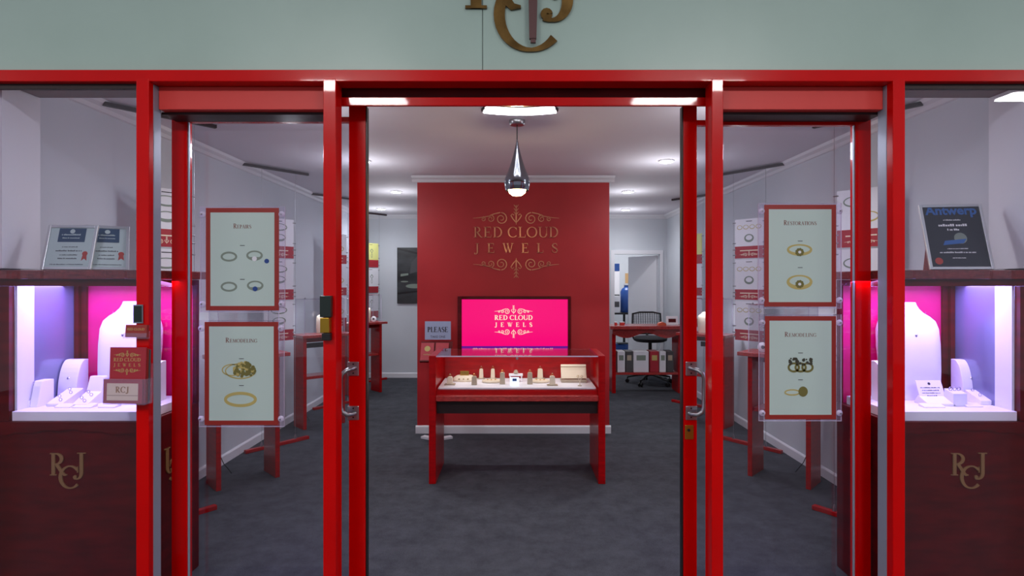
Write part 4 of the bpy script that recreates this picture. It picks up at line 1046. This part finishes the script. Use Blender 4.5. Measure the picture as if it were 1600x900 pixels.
# desk
yd = 7.7
xa, xb = X(957, yd), X(1053, yd)+.12
r = thing('office_desk', ((xa+xb)/2, yd, 0), 'red timber desk with wavy apron and book shelf at the back right', 'desk')
zt_ = Z(509, yd)
n = 20; pts = [(xa-.04+(xb-xa+.08)*i/n, yd-.06+.012*math.sin(i*1.1)) for i in range(n+1)]+[(xb+.04, yd+.38), (xa-.04, yd+.38)]
MB().prism(pts, zt_-.045, zt_).build('desk_top', 'woodtop', r, bevel=.004)
ap = [(xa, zt_-.046), (xa, zt_-.11)]+[(xa+(xb-xa)*i/20, zt_-.13-.035*math.sin(i*.55-.6)) for i in range(1, 20)]+[(xb, zt_-.12), (xb, zt_-.046)]
MB().prism(ap, -yd-.0, -yd+.03-.06, frw).build('wavy_apron', 'woodtop', r)
for a, b in ((xa, xa+.05), (xb-.05, xb)):
    MB().box(a, b, yd+.031, yd+.36, 0, zt_-.046).build('side_panel', 'wood', r, bevel=.003)
zsf = Z(583, yd)
MB().box(xa+.051, xb-.051, yd+.04, yd+.32, zsf-.03, zsf).build('book_shelf', 'woodtop', r, bevel=.002)
bw = [(965, 977, 'paper', 'white binder leftmost on the desk shelf'), (978, 989, 'cardgrey', 'dark grey folder second from left on the desk shelf'), (990, 1014, 'paper', 'wide white binder on the desk shelf'),
      (1016, 1030, 'redprint', 'leaning red book on the desk shelf'), (1031, 1041, 'paper', 'white binder right of the red book on the desk shelf'), (1042, 1053, 'cardgrey', 'dark grey folder rightmost on the desk shelf')]
for a, b, m, lb in bw:
    a_, b_ = X(a, yd+.06), X(b, yd+.06)
    r = thing('book', ((a_+b_)/2, yd+.15, zsf+.001), lb, 'book', 'binders and books on the desk shelf')
    h = .28
    MB().box(a_, b_-.002, yd+.07, yd+.28, zsf+.001, zsf+.001+h).build('cover', m, r, bevel=.003)
    g = MB().box(a_+.2*(b_-a_), b_-.2*(b_-a_), yd+.0685, yd+.0695, zsf+.16, zsf+.23); g.build('spine_label', {'paper': 'silverprint', 'cardgrey': 'taupe', 'redprint': 'goldprint'}[m], r)
# things on the desk
d = yd+.1
r = thing('photo_frame', (X(1055, d), d, zt_+.001), 'white photo frame with a dark picture on the back desk', 'photo frame')
ff = Fr((X(1050, d), d+.0, zt_+.003), (1, 0, 0), (0, .2, 1), (0, -1, .2))
MB().box(-.075, .085, 0, .12, -.008, 0, ff).build('frame', 'acwhite', r, bevel=.002)
MB().box(-.045, .055, .035, .085, .0003, .002, ff).build('picture', 'cabwood', r)
r = thing('orange_card_box', (X(1035, d), d, zt_+.001), 'small orange box on the back desk beside the photo frame', 'box')
MB().prism([(-.055, 0), (.055, 0), (.045, .03), (.0, .045), (-.045, .03)], -.04, .04, Fr((X(1034, d), d, zt_+.001))).build('box_body', 'orange', r, bevel=.002)
for px, lb, w in ((972, 'small pink box at the left end of the back desk', .06), (962, 'tiny pink card block at the far left of the back desk', .03)):
    r = thing('pink_box', (X(px, d), d, zt_+.001), lb, 'box', 'pink boxes on the back desk')
    MB().box(X(px, d)-w/2, X(px, d)+w/2, d-.03, d+.03, zt_+.001, zt_+.036).build('box_body', 'redbox', r, bevel=.002)
    MB().box(X(px, d)-w/2-.002, X(px, d)+w/2+.002, d-.032, d+.032, zt_+.0365, zt_+.046).build('lid', 'paper', r, bevel=.002)
# drafting chair
cxx, cyy = X(1016, 8.45), 8.46
r = thing('office_chair', (cxx, cyy, 0), 'black mesh drafting chair with foot ring behind the back desk', 'chair')
for k in range(5):
    a = k*2*PI/5+.3; e = Vector((cxx+.33*math.cos(a), cyy+.33*math.sin(a), .085))
    lg = MB().tube([(cxx, cyy, .15), (cxx+.17*math.cos(a), cyy+.17*math.sin(a), .125), e], [.022, .018, .013], 8).build('base_leg', 'black', r, smooth=True)
    cs = MB()
    for q in (-.018, .018): cs.lathe([(.028, -.009), (.03, 0), (.028, .009)], e+Vector((q*math.sin(a), -q*math.cos(a), -.054)), 12, N=(math.sin(a), -math.cos(a), 0), U=(0, 0, 1), V=(math.cos(a), math.sin(a), 0))
    cs.tube([e, e+Vector((0, 0, -.045))], .007, 6); cs.build('caster', 'black', lg, smooth=True)
MB().tube([(cxx, cyy, .12), (cxx, cyy, .62)], .026, 12).build('gas_column', 'black', r, smooth=True)
fr_ = MB().tube([(cxx+.21*math.cos(2*PI*i/28), cyy+.21*math.sin(2*PI*i/28), .245) for i in range(28)], .009, 8, closed=True)
for k in range(4): a = k*PI/2+.4; fr_.tube([(cxx, cyy, .245), (cxx+.21*math.cos(a), cyy+.21*math.sin(a), .245)], .006, 6)
fr_.build('foot_ring', 'chrome', r, smooth=True)
MB().lathe([(.20, 0), (.24, .02), (.245, .05), (.21, .075), (.1, .08)], (cxx, cyy, .62), 24).build('seat', 'mesh', r, smooth=True)
zc_ = Z(489, 8.68)
pts = [(cxx-.2, cyy+.2, .72), (cxx-.215, cyy+.22, .85), (cxx-.21, cyy+.23, zc_-.01), (cxx-.1, cyy+.245, zc_+.01), (cxx+.1, cyy+.245, zc_+.01), (cxx+.21, cyy+.23, zc_-.01), (cxx+.215, cyy+.22, .85), (cxx+.2, cyy+.2, .72)]
bf = MB().tube(pts, .014, 8, closed=True).build('back_frame', 'black', r, smooth=True)
mm = MB()
for i in range(12):
    u = -.19+i*.38/11; mm.tube([(cxx+u, cyy+.205, .73), (cxx+u, cyy+.238, zc_)], .004, 5)
for i in range(10):
    v = .75+i*(zc_-.77)/9; mm.tube([(cxx-.2, cyy+.207+.03*i/9, v), (cxx+.2, cyy+.207+.03*i/9, v)], .004, 5)
mm.build('back_mesh', 'mesh', bf)
MB().tube([(cxx, cyy, .64), (cxx, cyy+.17, .66), (cxx, cyy+.215, .74)], .018, 8).build('back_bracket', 'black', r, smooth=True)
for s in (-1, 1):
    MB().tube([(cxx+s*.24, cyy, .66), (cxx+s*.27, cyy, .74), (cxx+s*.27, cyy, .82)], .012, 8).box(cxx+s*.27-.03, cxx+s*.27+.03, cyy-.12, cyy+.1, .82, .845).build('armrest', 'black', r)
# office beyond the door
d = 11.0
xo0 = X(958, d)
r = thing('office_bench', (X(972, 10.6), 10.6, 0), 'dark bench in the room beyond the back door', 'bench')
x0_ = X(940, 10.6); x1_ = X(985, 10.6)
MB().box(x0_, x1_, 10.4, 11.0, Z(488, 10.6)-.03, Z(488, 10.6)).build('bench_top', 'black', r)
for a in (x0_+.03, x1_-.07):
    for b in (10.43, 10.93): MB().box(a, a+.04, b, b+.04, 0, Z(488, 10.6)-.031).build('leg', 'black', r)
zb2 = Z(488, 10.6)+.001
r = thing('water_bottle', (X(981, 10.55)-.04, 10.6, zb2), 'blue bottle on the bench beyond the back door', 'bottle')
bx = X(979, 10.6)+.0
MB().lathe([(.1, 0), (.11, .02), (.11, .38), (.085, .43), (.04, .46), (.04, .5)], (bx, 10.62, zb2), 20).build('bottle_body', 'bluething', r, smooth=True)
MB().lathe([(.045, 0), (.045, .03)], (bx, 10.62, zb2+.501), 16).build('cap', 'white', r)
r = thing('paper_box', (X(966, 10.6), 10.6, zb2), 'pale carton on the bench beyond the back door', 'box')
MB().box(X(958, 10.6), X(967, 10.6), 10.5, 10.7, zb2, zb2+.3).build('carton', 'paper', r)
MB().box(X(958, 10.6)+.01, X(967, 10.6)-.01, 10.498, 10.4995, zb2+.1, zb2+.2).build('carton_label', 'cardgrey', r)
r = thing('tan_notice', (X(982, 11.38), 11.39, Z(455, 11.4)), 'tan paper notice on the wall beyond the back door', 'notice')
MB().box(X(977, 11.38), X(987, 11.38), 11.388, 11.398, Z(458, 11.4), Z(427, 11.4)).build('sheet', 'tan', r)
r = thing('wall_calendar', (X(964, 11.38), 11.39, Z(470, 11.4)), 'narrow white calendar with blue top on the wall beyond the back door', 'calendar')
MB().box(X(960, 11.38), X(968, 11.38), 11.385, 11.398, Z(460, 11.4), Z(424, 11.4)).build('page', 'acwhite', r)
MB().box(X(960, 11.38), X(968, 11.38), 11.384, 11.398, Z(423.5, 11.4), Z(412, 11.4)).build('picture', 'bluething', r)
MB().box(X(960, 11.38), X(968, 11.38), 11.384, 11.398, Z(475, 11.4), Z(460.5, 11.4)).build('lower_band', 'cardgrey', r)
r = thing('blue_bin', (X(975, 9.9), 9.9, 0), 'dark blue bin on the floor beyond the back door', 'bin')
MB().lathe([(.13, 0), (.17, .42), (.18, .43), (.16, .43)], (X(975, 9.9), 9.9, .001), 4).build('bin_body', 'bluething', r)
MB().box(X(975, 9.9)-.12, X(975, 9.9)+.12, 9.8, 10.0, .432, .45).build('bin_lid', 'black', r)
# light in the room beyond
r = thing('office_light', (2.0, 10.3, ZC-.03), 'flat ceiling light in the room beyond the back door', 'ceiling light')
MB().box(1.7, 2.3, 10.0, 10.6, ZC-.03, ZC-.001).build('light_frame', 'white', r)
MB().box(1.72, 2.28, 10.02, 10.58, ZC-.036, ZC-.0305).build('diffuser', 'lamp_w', r)
area('lamp', (2.0, 10.3, ZC-.05), (0, 0, 0), .5, .5, 14, (1, 1, 1), r)
